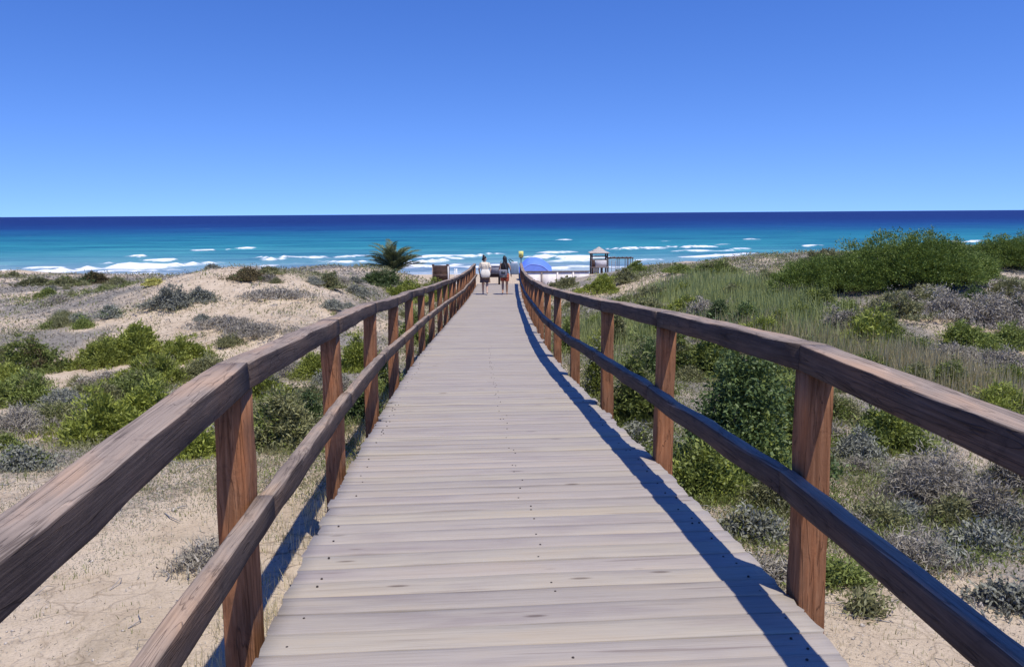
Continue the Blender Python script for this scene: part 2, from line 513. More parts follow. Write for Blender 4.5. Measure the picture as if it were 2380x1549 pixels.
def mat_sea():
    m, n, l, b = new_mat('sea_water')
    ge = n.new('ShaderNodeNewGeometry'); p = ge.outputs['Position']
    sx = n.new('ShaderNodeSeparateXYZ'); l.new(p, sx.inputs[0])
    lowf = noise(n, l, mapping(n, l, p, (.004, .012, 0)), 1, 4, .6, .4)
    midf = noise(n, l, mapping(n, l, p, (.013, .055, 0)), 1, 10, .76, .3)
    # distance from the shore, wavering
    off = N(n, 'ShaderNodeMath', operation='MULTIPLY_ADD'); l.new(lowf.outputs[0], off.inputs[0]); off.inputs[1].default_value = .5; off.inputs[2].default_value = .75
    dd = N(n, 'ShaderNodeMath', operation='MULTIPLY'); l.new(sx.outputs[1], dd.inputs[0]); l.new(off.outputs[0], dd.inputs[1])
    dv = N(n, 'ShaderNodeMath', operation='DIVIDE'); l.new(dd.outputs[0], dv.inputs[0]); dv.inputs[1].default_value = 120.0
    lg = N(n, 'ShaderNodeMath', operation='LOGARITHM'); l.new(dv.outputs[0], lg.inputs[0]); lg.inputs[1].default_value = 16.0
    r = ramp(n, [(.0, (.30, .36, .42)), (.09, (.20, .30, .37)), (.17, (.070, .245, .300)), (.28, (.026, .200, .255)), (.42, (.012, .140, .220)), (.56, (.007, .060, .175)), (.66, (.005, .032, .140)), (.80, (.004, .017, .110)), (1, (.004, .013, .100))])
    l.new(lg.outputs[0], r.inputs[0])
    r2 = ramp(n, [(.39, (.52, .64, .78)), (.5, (1, 1, 1)), (.62, (1.5, 1.32, 1.18))])
    l.new(midf.outputs[0], r2.inputs[0])
    c = mixc(n, l, 1.0, r.outputs[0], r2.outputs[0], 'MULTIPLY')
    # foam: an attribute carried by the breaking crests, torn by noise, and rare whitecaps
    fa = N(n, 'ShaderNodeAttribute', attribute_name='foam')
    tear = noise(n, l, mapping(n, l, p, (.30, .75, .75)), 1, 8, .75, .8)
    fs = N(n, 'ShaderNodeMath', operation='MULTIPLY_ADD'); l.new(tear.outputs[0], fs.inputs[0]); fs.inputs[1].default_value = 2.0; fs.inputs[2].default_value = -1.0
    fs2 = N(n, 'ShaderNodeMath', operation='ADD'); l.new(fa.outputs['Fac'], fs2.inputs[0]); l.new(fs.outputs[0], fs2.inputs[1])
    fr = ramp(n, [(.40, (0, 0, 0)), (.85, (1, 1, 1))]); l.new(fs2.outputs[0], fr.inputs[0])
    cap = noise(n, l, mapping(n, l, p, (.045, .16, 0)), 1, 5, .55, .2)
    cr = ramp(n, [(.735, (0, 0, 0)), (.79, (1, 1, 1))]); l.new(cap.outputs[0], cr.inputs[0])
    fm = N(n, 'ShaderNodeMath', operation='MAXIMUM'); l.new(fr.outputs[0], fm.inputs[0]); l.new(cr.outputs[0], fm.inputs[1])
    c = mixc(n, l, fm.outputs[0], c, (.86, .88, .90))
    l.new(c, b.inputs['Base Color'])
    b.inputs['Roughness'].default_value = .42
    b.inputs['Specular IOR Level'].default_value = .10
    w1 = noise(n, l, mapping(n, l, p, (.12, .45, .45)), 1, 6, .7)
    bump(n, l, w1.outputs[0], .8, 1.1, b)
    return m

M = {}
M['plank'] = mat_plank()
M['rail'] = mat_beam('weathered_rail_wood', (.042, .032, .028), (.080, .060, .052), (.125, .096, .082), top=(.295, .235, .190), grain=62)  # side tones darkened to paint in their shade below the paler top
M['post'] = mat_beam('reddish_post_wood', (.145, .060, .028), (.27, .125, .062), (.39, .20, .105), grain=40)
M['under'] = mat_beam('joist_wood', (.05, .04, .035), (.09, .07, .06), (.13, .10, .09))
M['ground'] = mat_ground()
M['sea'] = mat_sea()
M['nail'] = plain('rusty_nail', (.04, .03, .028), .7, .3, 30)
M['bright'] = mat_leaf('bright_leaf', (.115, .145, .024), (.39, .43, .080))
M['green'] = mat_leaf('green_leaf', (.085, .115, .027), (.30, .35, .085))
M['dark'] = mat_leaf('dark_leaf', (.038, .066, .022), (.155, .215, .065))
M['mound'] = mat_leaf('mound_leaf', (.095, .145, .027), (.270, .345, .070))
M['olive'] = mat_leaf('olive_leaf', (.115, .120, .050), (.330, .325, .150))
M['grey'] = mat_leaf('grey_twig', (.16, .142, .110), (.46, .42, .345), .8, .08, .15)
M['silver'] = mat_leaf('silver_leaf', (.14, .145, .110), (.37, .375, .305), .8, .12, .15)
M['brown'] = mat_leaf('brown_leaf', (.080, .062, .032), (.20, .16, .075), .7, .15, .2)
M['yellow'] = mat_leaf('yellow_flower', (.34, .33, .06), (.66, .62, .22), .7, .2, .2)
M['strawg'] = mat_leaf('green_grass', (.13, .15, .045), (.40, .43, .15), .6, .42, .25)
M['greymat'] = mat_leaf('grey_green_mat', (.095, .10, .060), (.30, .305, .195), .8, .15, .1)
M['tallgrass'] = mat_leaf('tall_grass', (.19, .22, .07), (.52, .56, .22), .6, .45, .25)
M['straw'] = mat_leaf('dry_grass', (.36, .30, .15), (.74, .65, .38), .7, .45, .2)
M['litter'] = mat_leaf('dry_litter', (.09, .085, .072), (.40, .37, .32), .85, .05, .1)
M['stem'] = plain('shrub_stem', (.14, .105, .075), .85, .35, 20)
M['greystem'] = plain('grey_stem', (.26, .245, .235), .85, .3, 20)

# ------------------------------------------------------------------ ground
def graded(a, b, c, fine, coarse, growth=1.035):
    """positions from a to c with step `fine` around b, growing outward"""
    def side(limit):
        out, d, s = [], 0.0, fine
        while d < limit:
            out.append(d); d += s; s = min(coarse, s*growth)
        return out+[limit]
    lo, hi = side(b-a), side(c-b)
    return np.array([b-v for v in lo[::-1]][:-1]+[b+v for v in hi])
xs = graded(-260, 0, 260, .11, 6.0, 1.025)
ys = graded(-60, 3.2, 420, .10, 8.0, 1.023)
gx, gy = np.meshgrid(xs, ys)
gz = terrain(gx, gy)
nx, ny = len(xs), len(ys)
idx = np.arange(nx*ny).reshape(ny, nx)
gf = np.stack([idx[:-1, :-1], idx[:-1, 1:], idx[1:, 1:], idx[1:, :-1]], -1).reshape(-1, 4)
def litter_field(x, y):
    a = np.abs(x-deck_x(y))
    f = .16*fbm(x/5.0, y/5.0, 55, 3) + .10
    f = f + np.where(x > deck_x(y), .10, .01) + np.where((x < deck_x(y)) & (y > 18), .10, 0)
    f = f - .30*np.exp(-((x+8.2)/2.2)**2-((y-15.5)/4.5)**2)        # bare sandy path on the left
    f = f - .22*np.exp(-((x+7.5)/3.6)**2-((y-23)/3.6)**2)
    f = f - .16*np.exp(-((x+1.9)/1.3)**2-((y-3.0)/2.2)**2)         # bare crust by the near left rail
    f = f - .14*np.exp(-((x-2.3)/1.0)**2-((y-3.2)/1.4)**2)
    f = np.where(y > 50, -.3, f)
    return f
ground = obj('ground', np_mesh('ground', np.stack([gx, gy, gz], -1).reshape(-1, 3), [gf], M['ground'], True,
             {'litter': litter_field(gx, gy).ravel()}))
tag(ground, 'pale sandy dune ground sloping to the beach', kind='structure')

# ------------------------------------------------------------------ sea with its breakers
SEA_Z = -8.6
def sea_at(px, py):
    d = ray(px, py); t = (SEA_Z-CAM_Z)/d.z
    return d.x*t, d.y*t
BREAK = [  # list of (points along the crest in the photograph, height m, foam depth m)
    ([(14, 631), (80, 634), (150, 632), (285, 620)], .8, 17),
    ([(285, 620), (400, 619), (500, 612)], .75, 14),
    ([(308, 597), (330, 599), (348, 596)], .6, 5), ([(335, 606), (400, 606), (430, 602)], .6, 5),
    ([(230, 633), (330, 632), (410, 626)], .35, 5), ([(30, 642), (120, 643), (180, 640)], .3, 5), ([(260, 646), (330, 645), (400, 641)], .3, 4),
    ([(60, 624), (150, 624), (260, 612)], .5, 5), ([(180, 640), (270, 638), (350, 636)], .3, 6),
    ([(448, 583), (490, 583), (522, 580)], .5, 4), ([(556, 578), (586, 577)], .4, 4),
    ([(612, 600), (640, 603), (665, 601)], .6, 5), ([(665, 601), (750, 598)], .5, 5), ([(735, 608), (800, 612), (850, 608)], .45, 4),
    ([(760, 600), (860, 596)], .45, 4), ([(590, 620), (640, 617)], .3, 5),
    ([(945, 613), (985, 609), (1030, 606)], .75, 8), ([(1040, 603), (1068, 602)], .4, 4), ([(975, 598), (1100, 596), (1158, 589)], .65, 6),
    ([(900, 622), (1010, 621), (1060, 619)], .5, 6), ([(1060, 622), (1120, 620)], .35, 5),
    ([(1255, 588), (1290, 588), (1330, 586)], .6, 6), ([(1240, 601), (1300, 602), (1410, 600)], .65, 8), ([(1285, 610), (1340, 609), (1400, 605)], .5, 6),
    ([(1225, 598), (1270, 600)], .4, 6), ([(1290, 622), (1330, 620), (1370, 619)], .3, 5), ([(1230, 628), (1330, 627), (1460, 623)], .3, 6),
    ([(1412, 580), (1445, 582), (1480, 581), (1535, 577)], .75, 7), ([(1535, 575), (1590, 577), (1655, 573)], .7, 6),
    ([(1560, 586), (1600, 584), (1650, 583)], .4, 5), ([(1575, 598), (1620, 597), (1655, 595)], .35, 5), ([(1665, 595), (1710, 594), (1760, 590)], .4, 6),
    ([(1480, 606), (1530, 603)], .3, 5), ([(1660, 585), (1740, 580)], .35, 5),
    ([(1735, 557), (1757, 557)], .5, 4), ([(1880, 574), (1912, 573)], .4, 4), ([(2200, 563), (2232, 563)], .5, 5), ([(2250, 562), (2300, 561)], .5, 5),
    ([(1580, 532), (1597, 532)], .5, 6), ([(1535, 560), (1552, 560)], .3, 4), ([(2255, 531), (2266, 531)], .4, 6), ([(1670, 568), (1690, 568)], .3, 3),
    ([(1000, 540), (1012, 539)], .3, 5), ([(1300, 557), (1318, 557)], .35, 4),
]
sy = np.concatenate([np.arange(100, 118, 3), np.arange(118, 262, .6), 262*1.006**np.arange(0, 60), 262*1.006**60*1.06**np.arange(0, 95)])
sy = sy[sy < 60000]
sxp = np.concatenate([np.arange(0, 190, 1.9), 190*1.09**np.arange(0, 68)])
sxp = sxp[sxp < 60000]
sxs = np.concatenate([-sxp[:0:-1], sxp])
SX, SY = np.meshgrid(sxs, sy)
SZ = np.full_like(SX, SEA_Z)
near_w = 1-sstep(260, 420, SY)
SZ = SZ + near_w*(.10*np.sin(SY/2.6+1.5*fbm(SX/30, SY/30, 70, 2)*4)+.12*fbm(SX/14, SY/4.5, 71, 3))
FO = np.zeros_like(SX)
for pts, hh, fd in BREAK:
    w = np.array([sea_at(px, py) for px, py in pts])
    o = np.argsort(w[:, 0]); w = w[o]
    sel = (SX > w[0, 0]-6) & (SX < w[-1, 0]+6) & (SY < 420)
    if not sel.any(): continue
    x, y = SX[sel], SY[sel]
    yl = np.interp(x, w[:, 0], w[:, 1]) + 4.5*fbm(x/9, x*0+w[0, 1], 80, 4)
    span = max(3.0, w[-1, 0]-w[0, 0])
    taper = np.clip((x-w[0, 0]+2)/(.3*span+2), 0, 1)*np.clip((w[-1, 0]+2-x)/(.3*span+2), 0, 1)
    taper = np.sqrt(np.clip(taper, 0, 1))*(.65+.7*np.clip(fbm(x/7, x*0+w[0, 1]*3, 81, 2)+.5, 0, 1))
    d = y-yl                                     # <0 shoreward
    prof = np.where(d < 0, np.exp(-(d/1.3)**2), np.exp(-(d/3.4)**2))
    SZ[sel] += hh*np.minimum(taper, 1.15)*prof
    fdv = .85*fd*(.16+1.0*np.clip(fbm(x/5.0, x*0+w[0, 1]*1.7, 83, 3)+.45, 0, 1.2))
    foam = np.where(d < 0, np.exp(-(np.abs(d)/fdv)**1.3), np.exp(-(d/.9)**2))*np.minimum(taper*1.45, 1.0)
    FO[sel] = np.maximum(FO[sel], foam)
# spent foam sliding up the sand
wash = np.exp(-((SY-(131+4*fbm(SX/16, SX*0+3, 85, 3)*2))/3.0)**2)*.62
lace = np.clip(.36-.0042*(SY-125), 0, .36)*(SY > 120)
FO = np.maximum(FO, np.maximum(wash, lace+.35*fbm(SX/12, SY/2.2, 86, 4)*(SY < 200)))
sn, sm = SX.shape
sidx = np.arange(sn*sm).reshape(sn, sm)
sf = np.stack([sidx[:-1, :-1], sidx[:-1, 1:], sidx[1:, 1:], sidx[1:, :-1]], -1).reshape(-1, 4)
sea = obj('sea', np_mesh('sea', np.stack([SX, SY, SZ], -1).reshape(-1, 3), [sf], M['sea'], True, {'foam': FO.ravel()}))
tag(sea, 'blue sea with white breakers, turquoise near the shore', kind='structure')

# ------------------------------------------------------------------ boardwalk deck
walk = thing('boardwalk', 'weathered pale grey plank boardwalk running down to the beach', 'boardwalk', (0, 0, 0))
PW, PITCH_P, PT = .1475, .1525, .038
def plank_mesh(seed):
    r = np.random.default_rng(seed)
    n = 26
    L = 2*HALF
    t = np.linspace(-L/2, L/2, n)
    # cross section: slightly cupped board with worn edges
    hw, c = PW/2, .0035
    sec = [(-hw, -PT), (hw, -PT), (hw, -c), (hw-c, 0), (hw*.35, -.0012), (-hw*.35, -.0012), (-hw+c, 0), (-hw, -c)]
    k = len(sec)
    wob1 = np.interp(t, np.linspace(-L/2, L/2, 9), r.normal(0, .0022, 9))
    wob2 = np.interp(t, np.linspace(-L/2, L/2, 9), r.normal(0, .0022, 9))
    warp = .004*r.normal()*(t/(L/2))**2 + np.interp(t, np.linspace(-L/2, L/2, 7), r.normal(0, .0012, 7))
    v = []
    for i in range(n):
        for (a, z) in sec:
            y = a + (wob1[i] if a > 0 else wob2[i])
            zz = z+warp[i]+(a/hw)*.0025*r.normal()*0
            xx = t[i]
            if i in (0, n-1): xx += r.normal(0, .004)
            v.append((xx, y, zz))
    q = []
    for i in range(n-1):
        for j in range(k):
            a, b = i*k+j, i*k+(j+1) % k
            q.append((a, a+k, b+k, b))
    end = [[tuple(range(0, k))], [tuple(range((n-1)*k+k-1, (n-1)*k-1, -1))]]
    v = np.array(v)
    return np_mesh('plank', v, [np.array(q), np.array(end[0]), np.array(end[1])], M['plank'])
PMESH = [plank_mesh(s) for s in range(10)]
nail = MB()
y, i = -1.6, 0
while y < DECK_END:
    x, z, hd = float(deck_x(y)), float(deck_z(y)), heading(y)
    slope = float((deck_z(y+.08)-deck_z(y-.08))/.16)
    o = obj('plank', PMESH[random.randrange(10)], walk)
    ang = math.atan(-hd) + random.gauss(0, .0022)
    o.rotation_mode = 'XYZ'
    flip = math.pi if random.random() < .5 else 0
    Mx = Matrix.Rotation(ang, 4, 'Z') @ Matrix.Rotation(math.atan(slope), 4, 'X') @ Matrix.Rotation(random.gauss(0, .0012), 4, 'Y') @ Matrix.Rotation(flip, 4, 'Z')
    jx = random.gauss(0, .005) + (.03 if random.random() < .06 else 0)
    ML = Matrix.Translation((x+jx, y, z+random.gauss(0, .0018))) @ Mx
    o.matrix_local = ML
    sx_ = 1+random.gauss(0, .003)
    o.scale = (sx_, 1, 1)
    if y < 14:
        for u in (-.955, -.93, .06, .09, .92, .95):
            if random.random() < .38:
                p = ML @ Vector((u*(1 if not flip else -1)+random.gauss(0, .006), random.choice((-.036, .036))+random.gauss(0, .006), .0005))
                nail.lathe([(.0055, -.004), (.0052, .0012), (.004, .0022), (.0001, .0024)], p, 7)
    y += PITCH_P*math.cos(math.atan(slope)); i += 1
nh = nail.build('nail_heads', M['nail'], walk)
tag(nh, kind='stuff')
# bearers below the planks
for side in (-1, -.05, 1):
    mb = MB()
    pts = []
    for yy in np.arange(-1.6, DECK_END+.01, 1.6):
        hd = heading(yy)
        nrm = Vector((1, -hd, 0)).normalized()
        p = Vector((float(deck_x(yy)), yy, float(deck_z(yy))-PT-.075)) + nrm*side*(HALF-.09)
        pts.append(p)
    for a, b_ in zip(pts[:-1], pts[1:]):
        mb.bar(a, b_, .07, .14)
    mb.build('bearer', M['under'], walk)

# ------------------------------------------------------------------ railings
def beam_mesh(name, path, w, h, mat, seed, rough=.0035, bev=.014, taper=None):
    """rough-hewn beam along a path of points; section with worn corners; ends capped"""
    r = np.random.default_rng(seed)
    P = np.array(path, float); n = len(P)
    T = np.gradient(P, axis=0); T /= np.linalg.norm(T, axis=1)[:, None]
    up = np.array([0, 0, 1.0])
    if abs(T[0, 2]) > .9: up = np.array([0, 1.0, 0])
    X = np.cross(T, up); X /= np.linalg.norm(X, axis=1)[:, None]
    Z = np.cross(X, T)
    hw, hh = w/2, h/2
    sec = []
    for cx, cz, a0 in ((hw-bev, hh-bev, 0), (-hw+bev, hh-bev, 90), (-hw+bev, -hh+bev, 180), (hw-bev, -hh+bev, 270)):
        for a in (0, 45, 90):
            sec.append((cx+bev*math.cos(R(a0+a)), cz+bev*math.sin(R(a0+a))))
        nx_, nz_ = {0: (0, hh), 90: (-hw, 0), 180: (0, -hh), 270: (hw, 0)}[a0]
        sec.append((nx_, nz_))
    sec = np.array(sec); k = len(sec)
    s = np.concatenate([[0], np.cumsum(np.linalg.norm(np.diff(P, axis=0), axis=1))])
    ctl = np.linspace(0, s[-1]+1e-6, max(4, int(s[-1]/.38)))
    grow_w = 1+np.interp(s, ctl, r.normal(0, .018, len(ctl)))
    grow_h = 1+np.interp(s, ctl, r.normal(0, .022, len(ctl)))
    if taper: 
        tp = np.interp(s/s[-1], [0, 1], taper); grow_w = grow_w*tp; grow_h = grow_h*tp
    endf = np.clip(np.minimum(s, s[-1]-s)/.25, .25, 1)
    grow_w, grow_h = 1+(grow_w-1)*endf if not taper else grow_w, 1+(grow_h-1)*endf if not taper else grow_h
    offx = np.interp(s, ctl, r.normal(0, rough, len(ctl)))*endf; offz = np.interp(s, ctl, r.normal(0, rough, len(ctl)))*endf
    V = np.zeros((n, k, 3)); WC = np.zeros((n, k, 3))
    dent = r.normal(0, .0016, (n, k))
    for j in range(k):
        a = sec[j, 0]*grow_w+offx+dent[:, j]*np.sign(sec[j, 0]); b = sec[j, 1]*grow_h+offz+dent[:, j]*np.sign(sec[j, 1])
        V[:, j] = P+X*a[:, None]+Z*b[:, None]
        WC[:, j, 0] = s; WC[:, j, 1] = sec[j, 0]; WC[:, j, 2] = sec[j, 1]
    q = []
    for i_ in range(n-1):
        for j in range(k):
            a, b = i_*k+j, i_*k+(j+1) % k
            q.append((a, b, b+k, a+k))
    caps = np.array([list(range(k))[::-1], [(n-1)*k+j for j in range(k)]])
    return np_mesh(name, V.reshape(-1, 3), [np.array(q), caps], mat, False, {'wc': WC.reshape(-1, 3)})

def edge_point(y, side, out, z):
    hd = heading(y)
    n_ = Vector((1, -hd, 0)).normalized()
    return Vector((float(deck_x(y)), y, float(deck_z(y))+z)) + n_*side*(HALF+out)

RAIL_W, RAIL_H = .122, .105
POST_Y = {-1: [.60, 3.04, 5.38, 7.72, 9.95], 1: [.70, 3.06, 5.30, 7.60, 9.90]}
for s in (-1, 1):
    ylast = POST_Y[s][-1]
    while ylast < 38.6:
        ylast += 2.2 if ylast < 18 else 1.95
        POST_Y[s].append(min(ylast, 39.3))
labels = {-1: 'left wooden railing of the boardwalk with two beams and square posts',
          1: 'right wooden railing of the boardwalk casting shadow on the planks'}
seed = 100
for s in (-1, 1):
    rail = thing('wooden_railing', labels[s], 'railing', group='boardwalk railings')
    Y = POST_Y[s]
    topz = [(1.02 if s < 0 else 1.035)+random.gauss(0, .008) for _ in Y]     # top of the handrail above the deck
    midz = [0.47+random.gauss(0, .010) for _ in Y]
    topz[0] -= .045 if s < 0 else 0
    outj = [(.045 if s < 0 else .0)+random.gauss(0, .006) for _ in Y]
    for i, yy in enumerate(Y):
        seed += 1
        base = edge_point(yy, s, .072+outj[i], 0)
        gz_ = float(terrain(base.x, base.y))-.12
        topp = edge_point(yy, s, .072+outj[i], topz[i]-RAIL_H-.001)
        nseg = 12 if yy < 12 else 5
        lean = Vector((random.gauss(0, .008), random.gauss(0, .012), 0))
        path = [Vector((base.x, base.y, gz_))+(topp-Vector((base.x, base.y, gz_)))*t+lean*(1-t) for t in np.linspace(0, 1, nseg)]
        pm = beam_mesh('post', [tuple(p) for p in path], .112, .135, M['post'], seed, .003, .008, (1.06, .97))
        obj('post', pm, rail)
    for i in range(-1, len(Y)-1):
        # handrail piece over posts i..i+1
        y0, y1 = (Y[i], Y[i+1]) if i >= 0 else (-1.7, Y[0])
        for which in ('handrail', 'middle_rail'):
            seed += 1
            zs = topz if which == 'handrail' else midz
            za, zb = (zs[i], zs[i+1]) if i >= 0 else (zs[0], zs[0])
            oa, ob = (outj[i], outj[i+1]) if i >= 0 else (outj[0], outj[0])
            m_ = 14 if y0 < 8 else 5
            path = []
            e0 = .06 if i == len(Y)-2 else 0.0
            for t in np.linspace(0, 1, m_):
                yy = y0+.0012+(y1-y0-.0024+e0)*t
                # straight beam between its posts: it cuts across the curve of the deck
                pa, pb = edge_point(y0, s, 0, 0), edge_point(y1, s, 0, 0)
                pc = pa.lerp(pb, (yy-y0)/(y1-y0))
                n_ = Vector((1, -heading((y0+y1)/2), 0)).normalized()
                if which == 'handrail':
                    p = pc+n_*s*(RAIL_W/2+.005+oa*(1-t)+ob*t)+Vector((0, 0, za*(1-t)+zb*t-RAIL_H/2))
                else:
                    p = pc+n_*s*(-.018+(oa*(1-t)+ob*t)*.8)+Vector((0, 0, za*(1-t)+zb*t))
                path.append(tuple(p))
            if which == 'handrail':
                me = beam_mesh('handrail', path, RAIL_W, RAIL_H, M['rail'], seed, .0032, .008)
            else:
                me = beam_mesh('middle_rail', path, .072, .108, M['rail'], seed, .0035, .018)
            obj(which, me, rail)

# ------------------------------------------------------------------ foliage
def leaf_quads(P, D, L, Wd, r, droop=.0, tri=False):
    """one rhombic leaf per point: P base points, D directions (unit), L lengths, Wd widths"""
    n = len(P)
    rv = r.normal(size=(n, 3))
    S = np.cross(D, rv); S /= (np.linalg.norm(S, axis=1)[:, None]+1e-9)
    L = np.asarray(L).reshape(-1, 1) if np.ndim(L) else np.full((n, 1), L)
    Wd = np.asarray(Wd).reshape(-1, 1) if np.ndim(Wd) else np.full((n, 1), Wd)
    if tri:                                     # far away a leaf is a single sliver
        V = np.stack([P-S*Wd/2, P+S*Wd/2, P+D*L+np.array([0, 0, -1.0])*L*droop], 1).reshape(-1, 3)
        return V, np.arange(n*3).reshape(n, 3)
    a = P
    m_ = P+D*L*.45
    b = m_+S*Wd/2; c = P+D*L+np.array([0, 0, -1.0])*L*droop; d = m_-S*Wd/2
    V = np.stack([a, b, c, d], 1).reshape(-1, 3)
    Fq = np.arange(n*4).reshape(n, 4)
    return V, Fq

LEAF = {  # length, width, spread about outward normal, upward bias, clump size
    'bright': (.050, .016, .55, .55, .13), 'green': (.046, .018, .7, .35, .13), 'dark': (.040, .020, .9, .2, .14), 'mound': (.10, .045, .5, .45, .16),
    'olive': (.050, .012, .8, .45, .12), 'grey': (.075, .007, .9, .35, .16), 'silver': (.045, .016, .9, .3, .12), 'brown': (.05, .016, .9, .3, .13),
    'yellow': (.05, .03, .9, .3, .13)}
TRI = [0]
def bush_mesh(w, d, h, typ, seed, dist, cover=2.6, flat=1.0, sparse=0.0):
    """a shrub: leaf clumps over and through a lumpy dome of width w, depth d, height h; base at z=0"""
    r = np.random.default_rng(seed)
    L0, W0, spread, upb, cs = LEAF[typ]
    pxm = dist/796.0
    sc = max(1.0, 2.0*pxm/L0*(1.4 if typ in ('grey',) else 1.0)) if typ != 'mound' else max(.5, 1.3*pxm/L0)
    sc_w = max(sc, .85*pxm/W0)
    L, Wd = L0*sc, W0*sc_w
    area = 2*math.pi*((w*d/4)**.8+(w*h/2)**.8+(d*h/2)**.8)/3*1.15
    nl = int(cover*area/(L*Wd*.5)*(.55 if typ == 'grey' else 1))
    far = dist > 9
    cap_ = 76000 if typ == 'mound' else (10500 if far else (30000 if cover >= 3 else 10500))
    if nl > cap_:
        g_ = math.sqrt(nl/cap_); L *= g_; Wd *= g_; nl = cap_
    nl = max(250, nl)
    cs = max(cs*.8, (.045 if typ == 'mound' else .075)*min(w, h*2))*.9
    per = 26
    nc = max(12, nl//per)
    # crown built of several uneven domes
    if typ == 'mound':
        nlb = 12
        ang = r.uniform(0, 2*math.pi, nlb); rr_ = np.sqrt(r.uniform(0, 1, nlb))*.60
        lx, ly = np.cos(ang)*rr_*w/2, np.sin(ang)*rr_*d/2
        lh = h*(1.0-.75*rr_**1.6)*r.uniform(.86, 1.0, nlb)
        lw = w/2*r.uniform(.46, .60, nlb); ld = d/2*r.uniform(.46, .60, nlb)
        lx[0], ly[0], lh[0], lw[0], ld[0] = 0, 0, h*.97, w*.43, d*.43
    else:                                     # arms of lobes wandering out from the root, lower towards their ends
        lx, ly, lh, lw, ld = [r.normal(0, .05)*w], [0.0], [h*.95], [w*.19], [d*.21]
        for arm in range(int(r.integers(4, 8))):
            a_ = r.uniform(0, 2*math.pi); q = .12; top = r.uniform(.6, 1.0)
            reach = r.uniform(.55, 1.0)
            while q < .44*reach:
                a_ += r.normal(0, .35)
                f_ = q/.44
                lx.append(math.cos(a_)*q*w); ly.append(math.sin(a_)*q*d)
                lh.append(h*top*(1-.55*f_**1.4)*r.uniform(.75, 1.0))
                k_ = r.uniform(.11, .17)*(1-.25*f_); lw.append(w*k_); ld.append(d*k_)
                q += r.uniform(.08, .14)
        lx, ly, lh, lw, ld = map(np.array, (lx, ly, lh, lw, ld)); nlb = len(lx)
    pw = lw*ld+lw*lh+ld*lh
    li = r.choice(nlb, nc, p=pw/pw.sum())
    th = r.uniform(0, 2*math.pi, nc); u = r.uniform(-.12, 1.0, nc)
    el = np.arcsin(np.clip(u, -1, 1))*.98
    lump = 1+r.normal(0, .03 if typ == 'mound' else .09, nc)+.10*np.sin(th*4+el*5+li)
    rad = lump*np.where(r.random(nc) < .75, r.uniform(.82, 1.0, nc), r.uniform(.4, .85, nc))
    cx = np.cos(th)*np.cos(el); cy = np.sin(th)*np.cos(el); cz = np.sin(el)
    rad = np.where(r.random(nc) < (.0 if typ == 'mound' else .12), rad*r.uniform(1.05, 1.34, nc), rad)      # shoots standing out of the crown
    C = np.stack([lx[li]+cx*rad*lw[li], ly[li]+cy*rad*ld[li], np.maximum(lh[li]*.30+cz*rad*lh[li]*.66, .02*h)], 1)
    Nn = np.stack([cx/lw[li], cy/ld[li], cz/lh[li]+.001], 1); Nn /= np.linalg.norm(Nn, axis=1)[:, None]
    if typ != 'mound':                        # low fringe that runs out into the ground cover
        sk = r.random(nc) < .20
        q_ = r.uniform(.30, .62, nc); a_ = r.uniform(0, 2*math.pi, nc)
        low = np.stack([np.cos(a_)*q_*w, np.sin(a_)*q_*d, r.uniform(.01, .14, nc)*h], 1)
        C = np.where(sk[:, None], low, C); Nn = np.where(sk[:, None], np.array([0, 0, 1.0]), Nn)
    ci = r.integers(0, nc, nl)
    cl_size = r.uniform(.6, 1.35, nc)*cs
    off = r.normal(0, 1, (nl, 3))*np.array([1, 1, .75])
    off *= (cl_size[ci]*.5)[:, None]
    P = C[ci]+off
    P[:, 2] = np.maximum(P[:, 2], r.uniform(0, .06, nl)*h)
    D = Nn[ci]*.7+r.normal(0, spread, (nl, 3))*.8+np.array([0, 0, upb])
    D /= np.linalg.norm(D, axis=1)[:, None]
    Ls = L*r.uniform(.6, 1.35, nl); Ws = Wd*r.uniform(.7, 1.3, nl)
    V, Fq = leaf_quads(P, D, Ls, Ws, r, .1, far)
    cv = np.clip(.5+.22*r.normal(size=nc), 0, 1)
    lv = np.clip(cv[ci]*.6+r.uniform(0, .5 if typ != 'mound' else .3, nl)-.03, 0, 1)
    me = np_mesh('foliage', V, [Fq], M[typ], False, {'lv': np.repeat(lv, 3 if far else 4)})
    TRI[0] += nl*(1 if far else 2)
    # stems
    mb = MB()
    ns = 5 if dist > 14 else 11
    for k in range(ns):
        j = r.integers(0, nc)
        tip = Vector(C[j])*.92
        b0 = Vector((r.normal(0, .06)*w, r.normal(0, .06)*d, -.05))
        midp = b0.lerp(tip, .5)+Vector((r.normal(0, .05)*w, r.normal(0, .05)*d, .06*h))
        rr = max(.006, .011*w) if dist < 14 else max(.008, .014*w)
        rr = min(rr, .05)
        mb.tube([b0, midp, tip], [rr, rr*.65, rr*.25], 5, False)
    return me, mb.mesh('stem', M['greystem'] if typ in ('grey', 'silver') else M['stem'])

